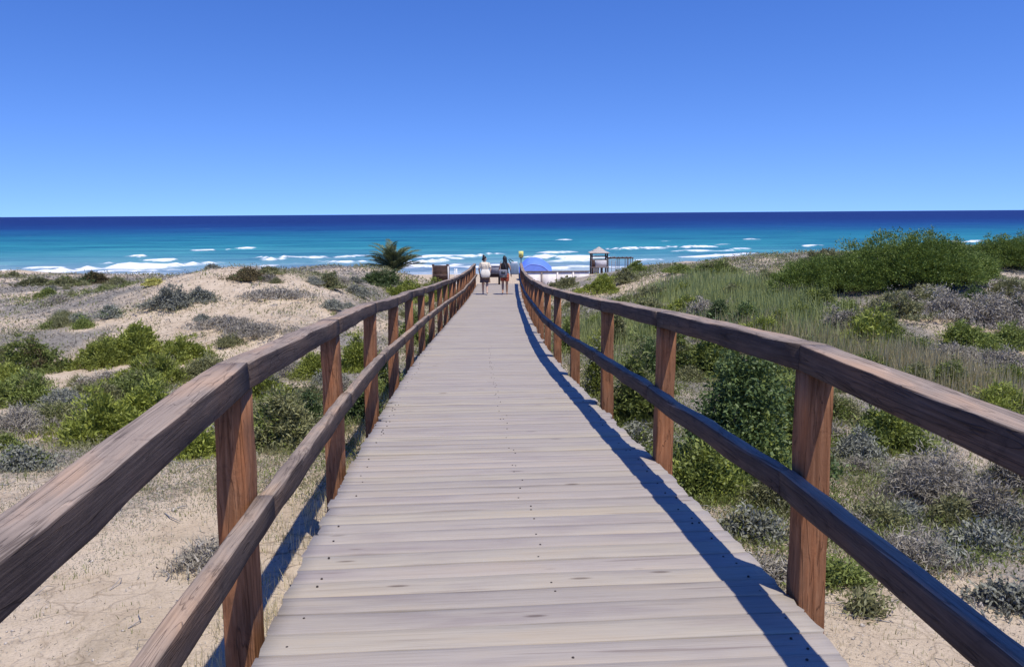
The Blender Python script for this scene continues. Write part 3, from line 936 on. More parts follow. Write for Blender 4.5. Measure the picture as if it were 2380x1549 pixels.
BUSH_N = [0]
HEROES = []
def place_bush(px, py, wpx, hpx, typ, label, name='shrub', cat='shrub', group=None, dratio=.85, cover=2.6, sink=.04, sub=None, pos=None):
    """px,py: foot of the shrub in the photograph, wpx,hpx: its size there"""
    BUSH_N[0] += 1
    if pos is None:
        g, t = ground_at(px, py)
    else:
        g, t = pos
    w, h = wpx*t/F, hpx*t/F
    d = w*dratio
    c = Vector((g.x, g.y+d*.38, 0)); c.z = float(terrain(c.x, c.y))
    c.x = g.x*(c.y/g.y)
    c.z = float(terrain(c.x, c.y))
    # keep the crown's height against the view when the ground behind is higher or lower
    h = max(.25*h, h+(g.z-c.z)*.6)
    root = thing(name, label, cat, (c.x, c.y, c.z-sink*h), 0, group)
    if len(label.split()) <= 9: HEROES.append((c.x, c.y, w, label))
    fm, sm_ = bush_mesh(w*(1.02 if typ == 'mound' else 1.27), d*(1 if typ == 'mound' else 1.2), h*1.08, typ, 1000+BUSH_N[0]*7, t, cover)
    obj('foliage', fm, root); obj('stem', sm_, root)
    if sub:                                   # a second kind of growth woven into the same shrub
        typ2, frac = sub
        fm2, _ = bush_mesh(w*1.05, d*.95, h*1.04, typ2, 5000+BUSH_N[0]*7, t, cover*frac*.7)
        obj('dry_twigs' if typ2 in ('grey', 'brown') else 'young_leaves', fm2, root)
    return root

# --- left of the walk
GL = 'shrubs on the left dune'
place_bush(62, 868, 150, 84, 'green', 'dark green leafy shrub at the left picture edge beside the sand path', group=GL, sub=('brown', .2))
place_bush(325, 838, 175, 84, 'bright', 'tall yellow-green broom-like shrub rising highest on the left dune hollow', group=GL)
place_bush(425, 842, 120, 64, 'bright', 'yellow-green shrub with flat crown right of the tallest one', group=GL)
place_bush(240, 856, 130, 62, 'bright', 'yellow-green shrub on the sand path side of the tallest one', group=GL)
place_bush(375, 895, 180, 66, 'bright', 'wide low yellow-green shrub in front of the tallest left one', group=GL, sub=('olive', .25))
place_bush(480, 880, 110, 52, 'olive', 'olive shrub half hidden behind the left handrail', group=GL)
place_bush(230, 1032, 230, 112, 'bright', 'large vivid green shrub in the left foreground above the handrail', group=GL)
place_bush(350, 985, 150, 92, 'bright', 'vivid green shrub reaching from the large foreground one to the left handrail', group=GL, sub=('dark', .25))
place_bush(60, 948, 190, 78, 'green', 'broad dull green shrub at the left picture edge below the sand path', group=GL, sub=('olive', .4))
place_bush(150, 962, 120, 46, 'silver', 'silvery grey-blue shrub between two green ones on the left', group=GL)
place_bush(220, 946, 150, 46, 'olive', 'olive grey low shrub behind the large foreground green one', group=GL)
place_bush(250, 905, 100, 42, 'grey', 'rounded grey dry cushion shrub among the left green ones', group=GL)
place_bush(50, 1012, 130, 58, 'grey', 'dark grey dry cushion shrub at the left picture edge', group=GL)
place_bush(45, 1095, 110, 48, 'silver', 'faded grey-green tuft shrub at left picture edge above the handrail', group=GL, sub=('green', .5))
place_bush(465, 1066, 78, 66, 'bright', 'small bright green shrub just left of the nearest left post', group=GL)
place_bush(655, 1050, 170, 150, 'olive', 'olive grey-green shrub between the two nearest left posts', group=GL, sub=('green', .6))
place_bush(725, 1000, 90, 90, 'dark', 'dark green shrub against the second left post', group=GL)
place_bush(620, 930, 120, 70, 'bright', 'light green shrub seen just under the left handrail between near posts', group=GL, sub=('silver', .4))
place_bush(730, 880, 80, 62, 'bright', 'spiky light green shrub behind the second left post', group=GL)
place_bush(835, 985, 80, 95, 'dark', 'dark green shrub between second and third left posts by the deck edge', group=GL)
place_bush(840, 865, 90, 100, 'bright', 'bright green shrub between second and third left posts below the handrail', group=GL)
place_bush(905, 905, 50, 90, 'green', 'green shrub beyond the third left post', group=GL, sub=('silver', .4))
place_bush(945, 705, 110, 50, 'bright', 'vivid green shrub hugging the far left handrail', group=GL)
place_bush(1015, 690, 85, 46, 'bright', 'vivid green shrub on the beach end of the far left handrail', group=GL)
place_bush(960, 800, 70, 90, 'green', 'green shrub behind the slender far left posts', group=GL)
place_bush(400, 722, 110, 54, 'silver', 'blue-grey rounded shrub on the left dune crest beside the yellow one', group=GL)
place_bush(470, 705, 70, 36, 'silver', 'smaller blue-grey shrub on the left dune crest to the walk side', group=GL)
place_bush(358, 664, 36, 16, 'yellow', 'pale yellow flowering bush on the left dune crest', group=GL)
place_bush(262, 740, 55, 28, 'silver', 'whitish green shrub on the open left sand', group=GL, sub=('dark', .4))
place_bush(182, 752, 45, 22, 'silver', 'small whitish shrub with dark core on the left sand path', group=GL, sub=('dark', .5))
place_bush(112, 691, 42, 20, 'green', 'small round green shrub alone on the far left sand', group=GL)
place_bush(116, 764, 30, 12, 'green', 'tiny green tuft shrub on the left sand path', group=GL)
place_bush(80, 665, 70, 17, 'olive', 'olive low shrub on the crest at far left', group=GL)
place_bush(30, 646, 40, 12, 'olive', 'olive tuft on the skyline of the left dune near the picture edge', group=GL)
place_bush(150, 665, 80, 20, 'olive', 'long olive shrub below the left skyline', group=GL, sub=('green', .4))
place_bush(215, 660, 70, 26, 'brown', 'brown-green shrub on the left skyline', group=GL, sub=('dark', .5))
place_bush(278, 668, 46, 18, 'olive', 'small olive shrub left of the yellow flowering bush', group=GL)
place_bush(575, 655, 90, 28, 'brown', 'brownish low shrub on the left skyline in the middle', group=GL, sub=('dark', .4))
place_bush(630, 640, 60, 17, 'olive', 'olive tuft shrub on the highest left skyline', group=GL)
place_bush(765, 672, 52, 40, 'olive', 'olive shrub on the left bank beside the palm', group=GL, sub=('dark', .5))
place_bush(768, 722, 48, 26, 'silver', 'grey-white shrub just above the left handrail', group=GL)
place_bush(640, 700, 130, 20, 'grey', 'dry grey shrub spread on the left sandy bank', group=GL)
place_bush(600, 790, 140, 26, 'grey', 'dry grey shrub right above the left handrail bend', group=GL)
place_bush(520, 770, 130, 24, 'grey', 'dry grey shrub on the sandy slope above the bright green ones', group=GL)
place_bush(890, 668, 100, 40, 'dark', 'dark shrub at the foot of the palm', group=GL, sub=('olive', .3))
place_bush(830, 690, 60, 24, 'silver', 'grey-green shrub on the slope below the palm', group=GL)

place_bush(130, 1000, 150, 60, 'olive', 'olive shrub left of the large vivid foreground one', group=GL, sub=('green', .5))
place_bush(330, 925, 150, 56, 'green', 'mid green shrub filling the gap between vivid left ones', group=GL, sub=('olive', .5))
place_bush(20, 905, 120, 60, 'bright', 'yellow-green shrub cut by the left picture edge', group=GL)
place_bush(560, 1020, 90, 80, 'green', 'green shrub just right of the nearest left post', group=GL, sub=('olive', .5))

# --- right of the walk
GR = 'shrubs on the right dune'
place_bush(1725, 1120, 290, 320, 'dark', 'big dark green shrub between the nearest right posts', group=GR, sub=('green', .75), cover=3.0)
place_bush(1830, 1060, 130, 210, 'green', 'green shrub just left of the nearest right post', group=GR, cover=2.4)
place_bush(1640, 1165, 170, 130, 'green', 'fresh green low shrub beside the deck below the right middle rail', group=GR, sub=('bright', .5))
place_bush(1475, 1000, 110, 220, 'green', 'upright green shrub between second and third right posts', group=GR, sub=('olive', .5))
place_bush(1500, 900, 80, 130, 'dark', 'dark shrub behind the second right post', group=GR)
place_bush(1385, 930, 55, 160, 'bright', 'bright green shrub between third and fourth right posts', group=GR, sub=('silver', .35))
place_bush(1480, 1075, 90, 90, 'silver', 'silvery green shrub by the deck near the second right post', group=GR, sub=('green', .6))
place_bush(1320, 820, 50, 90, 'green', 'green shrub seen through the far right posts', group=GR)
place_bush(2065, 1055, 175, 110, 'green', 'bushy bright-topped green shrub right of the nearest right post', group=GR, sub=('bright', .7))
place_bush(1990, 1070, 80, 70, 'silver', 'silvery tuft against the nearest right post', group=GR)
place_bush(2160, 1190, 170, 160, 'grey', 'tangled grey leafless shrub in the right foreground', group=GR, cover=3.0)
place_bush(2215, 1222, 75, 62, 'olive', 'olive grassy tuft at the foot of the grey tangled shrub', group=GR)
place_bush(2040, 1230, 90, 60, 'olive', 'thin olive tuft right of the nearest right post', group=GR, cover=1.2)
place_bush(2350, 1150, 110, 110, 'grey', 'brown-grey dry twig shrub at the right picture edge', group=GR, sub=('brown', .4))
place_bush(2280, 1290, 140, 60, 'silver', 'low grey-green cushion in the right foreground', group=GR, cover=1.4)
place_bush(1570, 880, 130, 120, 'green', 'green shrub above the right middle rail near the second post', group=GR, sub=('olive', .5))
place_bush(1650, 880, 150, 110, 'green', 'round green shrub under the right handrail behind the big dark one', group=GR, sub=('bright', .4))
place_bush(1790, 930, 170, 120, 'green', 'green shrub directly below the right handrail before the nearest post', group=GR, sub=('olive', .4))
place_bush(1930, 985, 110, 80, 'olive', 'olive shrub right behind the nearest right post', group=GR, sub=('green', .5))
place_bush(2240, 1010, 150, 80, 'olive', 'olive shrub under the right handrail near the picture edge', group=GR, sub=('silver', .4))
place_bush(1420, 800, 80, 90, 'olive', 'olive shrub between third and fourth right posts further back', group=GR, sub=('bright', .4))
place_bush(1540, 780, 90, 60, 'green', 'small green shrub above the right handrail bend', group=GR)
place_bush(2110, 1330, 170, 66, 'grey', 'grey twiggy cushion below the tangled leafless shrub', group=GR, cover=1.6)
place_bush(2310, 1230, 150, 84, 'grey', 'spreading grey dry shrub near the right picture edge', group=GR, sub=('brown', .3))
place_bush(1745, 1260, 120, 60, 'silver', 'silvery cushion beside the deck before the nearest right post', group=GR, sub=('olive', .5))
place_bush(2340, 1430, 130, 56, 'silver', 'grey-green cushion low at the right picture edge', group=GR, cover=1.4)
place_bush(2010, 1440, 80, 36, 'olive', 'sparse olive tuft on the sand at bottom right', group=GR, cover=1.0)
place_bush(1800, 1190, 120, 70, 'olive', 'olive shrub against the nearest right post', group=GR, sub=('silver', .5))
place_bush(1490, 735, 120, 40, 'olive', 'low olive scrub above the far right handrail', group=GR, sub=('bright', .5))
place_bush(1600, 735, 120, 44, 'bright', 'yellow-green scrub at the near end of the pale tall grass', group=GR, sub=('olive', .5))
place_bush(1710, 700, 110, 34, 'olive', 'olive scrub in the middle of the pale tall grass', group=GR, sub=('bright', .4))
place_bush(1770, 800, 130, 52, 'bright', 'yellow-green scrub just behind the right handrail in the grass', group=GR, sub=('green', .5))
place_bush(1870, 838, 120, 48, 'olive', 'olive scrub above the right handrail before the upright broom', group=GR, sub=('green', .5))
place_bush(1865, 752, 100, 42, 'bright', 'bright scrub between pale tall grass and lavender shrub', group=GR)
place_bush(2010, 880, 130, 48, 'green', 'green scrub between right handrail and upright broom shrub', group=GR, sub=('olive', .5))
place_bush(2120, 905, 120, 50, 'olive', 'olive scrub on the straw grass above the right handrail', group=GR, sub=('bright', .4))
place_bush(2130, 830, 90, 44, 'green', 'green scrub right of the upright broom shrub', group=GR, sub=('silver', .4))
place_bush(2045, 820, 170, 95, 'bright', 'upright yellow-green broom shrub in the right hollow', group=GR, sub=('green', .5))
place_bush(1990, 790, 70, 60, 'bright', 'small yellow-green shrub left of the upright broom shrub', group=GR)
place_bush(1945, 788, 120, 78, 'grey', 'lavender grey dry shrub left of the upright broom shrub', group=GR)
place_bush(2080, 745, 150, 62, 'olive', 'olive grey shrub behind the upright broom shrub', group=GR, sub=('grey', .5))
place_bush(2180, 745, 150, 72, 'grey', 'pale grey dry shrub in the middle of the right slope', group=GR)
place_bush(2280, 770, 160, 96, 'grey', 'wide lavender grey dry shrub on the right slope', group=GR)
place_bush(2365, 770, 100, 96, 'grey', 'lavender grey dry shrub at the right picture edge', group=GR, sub=('dark', .25))
place_bush(2265, 712, 72, 42, 'dark', 'small dark shrub on top of the grey right slope', group=GR, sub=('grey', .4))
place_bush(2150, 710, 150, 40, 'olive', 'pale olive crest shrub below the big green thicket', group=GR, sub=('grey', .6))
place_bush(2345, 690, 110, 34, 'olive', 'olive brush under the second thicket at right edge', group=GR)
place_bush(2230, 815, 150, 62, 'green', 'spreading green shrub at right between grey ones', group=GR, sub=('bright', .4))
place_bush(2350, 815, 100, 58, 'green', 'green shrub at the right picture edge between grey ones', group=GR, sub=('olive', .4))
place_bush(2190, 850, 110, 56, 'grey', 'dark grey dry shrub left of the right edge greens', group=GR)
place_bush(2320, 862, 150, 42, 'grey', 'flat grey dry shrub at right edge above the vivid strip', group=GR)
place_bush(2340, 905, 130, 44, 'bright', 'vivid green strip of shrub at right picture edge', group=GR)
place_bush(2200, 905, 110, 60, 'green', 'olive green shrub above the right handrail', group=GR, sub=('olive', .6))
place_bush(2320, 960, 150, 60, 'bright', 'light green shrub over the right handrail at picture edge', group=GR, sub=('olive', .5))
place_bush(1900, 716, 90, 46, 'green', 'green shrub before the left foot of the big thicket', group=GR, sub=('bright', .4))
place_bush(1800, 712, 90, 40, 'green', 'green tuft shrub in the pale tall grass', group=GR, sub=('olive', .4))
place_bush(1815, 770, 60, 50, 'bright', 'yellow-green tuft at the grass edge in the right hollow', group=GR)
place_bush(1635, 745, 70, 62, 'grey', 'grey leafless shrub just above the right handrail', group=GR)
place_bush(1670, 760, 60, 66, 'dark', 'dark twiggy shrub behind the right handrail', group=GR)
place_bush(1740, 770, 90, 62, 'dark', 'dark shade-green shrub behind the right handrail towards the broom', group=GR, sub=('bright', .4))
place_bush(1398, 682, 85, 44, 'bright', 'vivid green bush in front of the lifeguard tower', group=GR)
place_bush(1320, 668, 90, 26, 'olive', 'low olive brush below the blue tent by the right handrail', group=GR)
place_bush(1480, 634, 50, 30, 'green', 'green tuft on the skyline right of the lifeguard tower', group=GR)
place_bush(1450, 660, 80, 34, 'olive', 'olive brush on the slope right of the lifeguard tower', group=GR)
place_bush(1580, 636, 60, 22, 'green', 'small green shrub on the right crest', group=GR)
place_bush(1665, 640, 110, 34, 'green', 'long green shrub below the right crest', group=GR, sub=('olive', .5))
place_bush(1520, 700, 100, 34, 'olive', 'olive tuft shrub on the bare right slope', group=GR)
place_bush(1590, 690, 70, 30, 'bright', 'yellow-green grassy shrub on the bare right slope', group=GR)
place_bush(1785, 655, 60, 22, 'olive', 'olive shrub on the sandy right crest', group=GR)
place_bush(1910, 622, 100, 44, 'olive', 'brownish green rounded shrub left of the big thicket', group=GR, sub=('brown', .6))
GT = 'thickets on the right dune'
place_bush(2095, 690, 400, 150, 'mound', 'great rounded green thicket on the right skyline', name='thicket', cat='thicket', group=GT, dratio=.7, cover=3.4)
place_bush(1930, 694, 270, 92, 'mound', 'low left shoulder of the great green thicket', name='thicket', cat='thicket', group=GT, cover=3.2)
place_bush(2235, 672, 190, 84, 'mound', 'right flank of the great green thicket', name='thicket', cat='thicket', group=GT, cover=3.2)
place_bush(2350, 634, 230, 88, 'mound', 'dark green thicket at the right picture edge on the skyline', name='thicket', cat='thicket', group=GT, cover=3.2)

# small scattered tufts: each a thing, sharing a few meshes
USED = set()
def scatter(protos, n, xr, yr, tone, group, name, seed):
    r = np.random.default_rng(seed); done = 0; tries = 0
    while done < n and tries < n*80:
        tries += 1
        y = float(yr[0]*(yr[1]/yr[0])**r.random()); x = float(r.uniform(xr[0], xr[1])*(.66*y+1))
        if abs(x-float(deck_x(y))) < HALF+.45: continue
        if litter_field(np.array(x), np.array(y)) < -.02 and r.random() < .85: continue
        if float(fbm(np.array(x/3.0), np.array(y/3.0), seed, 3)) < r.uniform(-.35, .35): continue
        hx, hy, hw_, hl = min(HEROES, key=lambda q: (q[0]-x)**2+(q[1]-y)**2)
        dx, dy = x/y-hx/hy, y-hy                       # beside, before or behind, as one sees it from the walk
        if abs(dx)*y > .8*abs(dy): where = 'left of' if dx < 0 else 'right of'
        else: where = 'in front of' if dy < 0 else 'behind'
        label = 'small %s tuft %s the %s' % (tone, where, hl)
        if label in USED: continue
        USED.add(label)
        fm, sm_ = protos[r.integers(0, len(protos))]
        o = thing(name, label, 'shrub', (x, y, zt(x, y)-.015), r.uniform(0, 6.28), group)
        k = r.uniform(.6, 1.5)*(1 if y > 10 else .65); o.scale = (k, k*r.uniform(.8, 1.2), k*r.uniform(.7, 1.2))
        obj('foliage', fm, o); obj('stem', sm_, o)
        done += 1
def zt(x, y): return float(terrain(x, y))
PT_ = {t: [bush_mesh(.55, .5, .22, t, 9000+i*13+len(t), 12, 1.9) for i in range(3)] for t in ('grey', 'silver', 'olive', 'green')}
scatter(PT_['grey']+PT_['silver'], 40, (-1, 0), (5, 33), 'grey', 'small tufts on the left dune', 'scrub_tuft', 301)
scatter(PT_['olive']+PT_['green'][:1], 34, (-1, 0), (5, 34), 'olive', 'small tufts on the left dune', 'scrub_tuft', 302)
scatter(PT_['grey']+PT_['silver'], 40, (0, 1), (4.5, 36), 'grey', 'small tufts on the right dune', 'scrub_tuft', 303)
scatter(PT_['olive']+PT_['green'], 44, (0, 1), (4.5, 40), 'green', 'small tufts on the right dune', 'scrub_tuft', 304)

# ------------------------------------------------------------------ grass and litter (uncountable ground cover)
def deck_clear(x, y):
    return (np.abs(x-deck_x(y)) > HALF+.10) | (y > DECK_END+1)
def world_samples(n, y0, y1, power=1.0, half=.70):
    """points over the dunes, thinning with distance"""
    u = rng.random(n)
    y = y0*(y1/y0)**u if power == 1.0 else (y0**(1-power)+u*(y1**(1-power)-y0**(1-power)))**(1/(1-power))
    x = rng.uniform(-1, 1, n)*(half*y+2.5)
    k = deck_clear(x, y)
    return x[k], y[k]
def blades(name, x, y, per, hgt, wid, spread, mat, lean=.35, label=None):
    n = len(x)*per
    bx_ = np.repeat(x, per)+rng.normal(0, 1, n)*np.repeat(spread, per); by_ = np.repeat(y, per)+rng.normal(0, 1, n)*np.repeat(spread, per)
    k = deck_clear(bx_, by_)
    hh = np.repeat(hgt, per)*rng.uniform(.45, 1.15, n); ww = np.repeat(wid, per)*rng.uniform(.7, 1.3, n)
    tv = np.repeat(np.clip(rng.normal(.5, .2, len(x)), 0, 1), per)
    bx_, by_, hh, ww, tv = bx_[k], by_[k], hh[k], ww[k], tv[k]; n = len(bx_)
    bz_ = terrain(bx_, by_)-.01
    a = rng.uniform(0, 2*math.pi, n)
    ln = np.abs(rng.normal(0, lean, n))*hh
    ex, ey = np.cos(a)*ln, np.sin(a)*ln
    b = a+rng.uniform(.8, 2.3, n)
    sx_, sy_ = np.cos(b)*ww/2, np.sin(b)*ww/2
    V = np.stack([np.stack([bx_-sx_, by_-sy_, bz_], 1), np.stack([bx_+sx_, by_+sy_, bz_], 1),
                  np.stack([bx_+ex*.45+sx_*.7, by_+ey*.45+sy_*.7, bz_+hh*.6], 1), np.stack([bx_+ex, by_+ey, bz_+hh], 1),
                  np.stack([bx_+ex*.45-sx_*.7, by_+ey*.45-sy_*.7, bz_+hh*.6], 1)], 1).reshape(-1, 3)
    i5 = np.arange(n)*5
    q = np.stack([i5, i5+1, i5+2, i5+4], 1); t = np.stack([i5+4, i5+2, i5+3], 1)
    lv = np.clip(np.repeat(tv*.6+rng.uniform(0, .45, n), 5), 0, 1)
    TRI[0] += 3*n
    o = obj(name, np_mesh(name, V, [q, t], mat, False, {'lv': lv}))
    return tag(o, label, kind='stuff')
def region(x, y, blobs):
    """sum of soft world-space blobs given by photograph foot point and size"""
    s = np.zeros_like(x)
    for px, py, wpx, depth in blobs:
        g, t = ground_at(px, py)
        s = np.maximum(s, np.exp(-((x-g.x)/(wpx*t/F/2))**2-((y-g.y)/depth)**2))
    return s
# green grass
x, y = world_samples(16000, 2.2, 46)
side = x > deck_x(y)
dens = .12+.5*np.clip(fbm(x/3, y/3, 91, 3)+.05, 0, 1)+np.where(side, .12, 0)
dens = np.maximum(dens, .9*region(x, y, [(1740, 715, 220, 5), (1660, 690, 120, 4), (1560, 690, 160, 4), (1420, 760, 130, 4), (1450, 850, 120, 2.5), (1350, 800, 90, 3), (2300, 940, 220, 2.2), (2200, 880, 200, 2.5), (380, 880, 260, 2.5), (200, 960, 300, 1.6), (660, 960, 160, 1.6), (850, 840, 100, 2.5), (620, 1080, 160, .8)]))
dens = np.where(litter_field(x, y) < -.05, dens*.12, dens)
k = rng.random(len(x)) < dens
x, y = x[k], y[k]
tall = region(x, y, [(1740, 725, 210, 5), (1700, 690, 150, 5), (1450, 800, 130, 3)])
blades('green_grass', x, y, 9, (.04+.09*rng.random(len(x)))*np.clip(y/9, .35, 1)+.38*tall*rng.random(len(x)), np.maximum(.0035, y*.8/796), .03+.004*y, M['strawg'], .4, 'green grass growing between the dune shrubs')
# dry grass
x, y = world_samples(22000, 2.2, 44)
dens = .10+.25*np.clip(fbm(x/4, y/4, 95, 3), 0, 1)
reg = region(x, y, [(1900, 815, 180, 2.0), (2000, 840, 200, 1.6), (2090, 865, 140, 1.5), (2150, 880, 120, 1.2), (1700, 790, 160, 2.0), (2260, 900, 160, 1.5)])
dens = np.maximum(dens, reg)
dens = np.where(litter_field(x, y) < -.05, dens*.2, dens)
k = rng.random(len(x)) < dens
x, y, reg = x[k], y[k], reg[k]
blades('dry_grass', x, y, 8, (.04+.08*rng.random(len(x)))*np.clip(y/9, .35, 1)+.42*reg*rng.random(len(x)), np.maximum(.003, y*.7/796), .03+.004*y, M['straw'], .3, 'dry straw-coloured grass in the dune hollows')
# tall pale green grass and tall straw in the right hollow
def tufts_in(blobs, n):
    xs_, ys_ = [], []
    tot = sum(w_*d_ for _, _, w_, d_ in blobs)
    for px, py, wpx, dep in blobs:
        g, t = ground_at(px, py); m_ = int(n*wpx*dep/tot)
        xs_.append(g.x+rng.normal(0, .38, m_)*wpx*t/F); ys_.append(g.y+rng.normal(0, .5, m_)*dep)
    return np.concatenate(xs_), np.concatenate(ys_)
x, y = tufts_in([(1740, 715, 200, 4), (1690, 680, 150, 5), (1800, 745, 130, 3), (1600, 690, 120, 4), (1460, 780, 110, 3), (1420, 860, 60, 1.5), (1350, 790, 50, 2.5), (1880, 790, 140, 1.6), (1980, 850, 120, 1.3)], 1150)
blades('tall_green_grass', x, y, 15, .30+.35*rng.random(len(x)), np.maximum(.004, y*.75/796), .05+.006*y, M['tallgrass'], .22, 'tall pale green grass in the right hollow')
x, y = tufts_in([(1900, 820, 150, 2.0), (2000, 845, 170, 1.6), (2090, 868, 140, 1.5), (2150, 880, 110, 1.2), (1750, 790, 120, 2.0), (2270, 905, 130, 1.5)], 850)
blades('tall_dry_grass', x, y, 14, .25+.32*rng.random(len(x)), np.maximum(.0035, y*.7/796), .05+.006*y, M['straw'], .2, 'tall straw-coloured grass in the right hollow')
# low creeping undergrowth
def undergrowth(name, n, per, typ, bias, sd, label, hgt=.10):
    x, y = world_samples(n, 2.6, 44)
    f = fbm(x/2.2, y/2.2, sd, 4)+.6*fbm(x/7, y/7, sd+9, 2)
    right = x > deck_x(y)
    f = f+bias+np.where(right, .26, 0)+np.where((~right) & (y > 16), -.05, 0)+-.6*(1-np.where(right, sstep(2.9, 4.8, y), sstep(4.5, 7.0, y)))+.25*np.exp(-((np.abs(x-deck_x(y))-1.7)/.8)**2)*(y > 4.5)
    f = f+.42*region(x, y, [(250, 930, 420, 2.2), (120, 1010, 260, 1.2), (430, 870, 220, 2.0), (640, 1000, 200, 1.0), (1560, 850, 220, 2.5), (1700, 900, 260, 2.0), (1850, 960, 220, 1.4), (2100, 1000, 260, 1.2), (2250, 900, 260, 2.0), (1470, 950, 120, 1.5)])
    f = np.where(litter_field(x, y) < -.05, f-.4, f)
    k = rng.random(len(x)) < sstep(-.05, .18, f)
    x, y, f = x[k], y[k], f[k]
    m_ = len(x)*per
    sp = np.repeat(.05+.0055*y, per)
    xx = np.repeat(x, per)+rng.normal(0, 1, m_)*sp; yy = np.repeat(y, per)+rng.normal(0, 1, m_)*sp
    hh = np.repeat(hgt*(.4+1.2*rng.random(len(x)))*np.clip(y/8, .45, 1.4), per); cv = np.repeat(rng.normal(.5, .2, len(x)), per)
    k = deck_clear(xx, yy); xx, yy, hh, cv = xx[k], yy[k], hh[k], cv[k]; m_ = len(xx)
    P = np.stack([xx, yy, terrain(xx, yy)+rng.random(m_)*hh], 1)
    D = rng.normal(0, .6, (m_, 3)); D[:, 2] = np.abs(D[:, 2])+.45; D /= np.linalg.norm(D, axis=1)[:, None]
    L0, W0 = LEAF[typ][:2]
    Ls = np.maximum(L0*.75, 2.1*yy/796)*rng.uniform(.6, 1.4, m_); Ws = np.maximum(W0*.7, .85*yy/796)*rng.uniform(.7, 1.3, m_)
    V, Fq = leaf_quads(P, D, Ls, Ws, rng, .1, True)
    TRI[0] += m_
    tag(obj(name, np_mesh(name, V, [Fq], M[typ], False, {'lv': np.repeat(np.clip(cv*.6+rng.uniform(0, .5, m_), 0, 1), 3)})), label, kind='stuff')
undergrowth('green_undergrowth', 26000, 14, 'green', -.16, 401, 'low green creeping plants between the shrubs')
undergrowth('olive_undergrowth', 26000, 14, 'olive', -.08, 431, 'low olive creeping plants between the shrubs', .08)
# grass standing along the foot of the deck
y = rng.uniform(2.6, 12, 260); x = deck_x(y)-HALF-.22-np.abs(rng.normal(0, .25, 260))
blades('deck_edge_grass', x, y, 12, .06+.13*rng.random(260), np.maximum(.0035, y*.6/796), .035+.003*y, M['straw'], .4, 'pale grass standing along the left foot of the deck')
# fine grey-green mat of tiny plants on the near ground
x = rng.uniform(-6.5, 7.5, 260000); y = rng.uniform(1.6, 8.5, 260000)
f = fbm(x/1.1, y/1.1, 461, 4)+.5*fbm(x/3.5, y/3.5, 466, 2)+np.where(x > 0, .06, 0)+.12*sstep(2.5, 5, y)-.10
k = deck_clear(x, y) & (rng.random(len(x)) < sstep(-.12, .22, f)) & (rng.random(len(x)) < .7)
x, y = x[k], y[k]; m_ = len(x)
P = np.stack([x, y, terrain(x, y)+rng.random(m_)*.02], 1)
D = rng.normal(0, .7, (m_, 3)); D[:, 2] = np.abs(D[:, 2])+.35; D /= np.linalg.norm(D, axis=1)[:, None]
V, Fq = leaf_quads(P, D, np.maximum(.014, 2.0*y/796)*rng.uniform(.6, 1.7, m_), np.maximum(.004, .8*y/796)*rng.uniform(.7, 1.3, m_), rng, .1, True)
TRI[0] += m_
tag(obj('low_mat', np_mesh('low_mat', V, [Fq], M['greymat'], False, {'lv': np.repeat(rng.random(m_), 3)})), 'fine grey-green mat of tiny plants on the near sand', kind='stuff')
# low grey scrub and litter that covers the ground
x, y = world_samples(95000, 1.9, 42)
lf = litter_field(x, y)+.22*fbm(x/1.6, y/1.6, 97, 3)
k = rng.random(len(x)) < np.clip(.26+2.8*lf, .04, 1)
x, y = x[k], y[k]
n = len(x)
cl = np.where(rng.random(n) < .5, 1, 0)
a = rng.uniform(0, 2*math.pi, n)
per = 3
xx = np.repeat(x, per)+rng.normal(0, .05, n*per)*(1+np.repeat(y, per)*.06); yy = np.repeat(y, per)+rng.normal(0, .05, n*per)*(1+np.repeat(y, per)*.06)
k = deck_clear(xx, yy); xx, yy = xx[k], yy[k]; m_ = len(xx)
P = np.stack([xx, yy, terrain(xx, yy)+rng.uniform(0, .02, m_)], 1)
D = rng.normal(0, 1, (m_, 3)); D[:, 2] = np.abs(D[:, 2])*.55; D /= np.linalg.norm(D, axis=1)[:, None]
Ls = np.maximum(.016, 2.2*yy/796)*rng.uniform(.6, 1.8, m_); Ws = np.maximum(.004, .9*yy/796)*rng.uniform(.7, 1.4, m_)
V, Fq = leaf_quads(P, D, Ls, Ws, rng, 0, True)
lo = obj('ground_litter', np_mesh('ground_litter', V, [Fq], M['litter'], False, {'lv': np.repeat(rng.random(m_), 3)}))
TRI[0] += m_
tag(lo, 'grey dry litter and low scrub covering the dunes', kind='stuff')
# dead twigs lying about
x, y = world_samples(900, 2.0, 14)
k = (x > 0) | (rng.random(len(x)) < .4); x, y = x[k], y[k]
tw_ = MB()
for x_, y_ in zip(x, y):
    a_ = rng.uniform(0, 6.28); L_ = rng.uniform(.06, .30)
    p0 = np.array([x_, y_]); p1 = p0+np.array([math.cos(a_), math.sin(a_)])*L_*.5+rng.normal(0, .02, 2); p2 = p0+np.array([math.cos(a_+.3), math.sin(a_+.3)])*L_
    if not deck_clear(np.array([p0[0], p1[0], p2[0]]), np.array([p0[1], p1[1], p2[1]])).all(): continue
    z_ = terrain(np.array([p0[0], p1[0], p2[0]]), np.array([p0[1], p1[1], p2[1]]))+np.array([.004, rng.uniform(.005, .05), rng.uniform(.004, .03)])
    r_ = max(.002, .0007*y_)*rng.uniform(.7, 1.6)
    tw_.tube([(p0[0], p0[1], z_[0]), (p1[0], p1[1], z_[1]), (p2[0], p2[1], z_[2])], [r_, r_*.8, r_*.4], 4, False)
tag(tw_.build('dead_twigs', M['greystem']), 'dead grey twigs lying on the sand', kind='stuff')
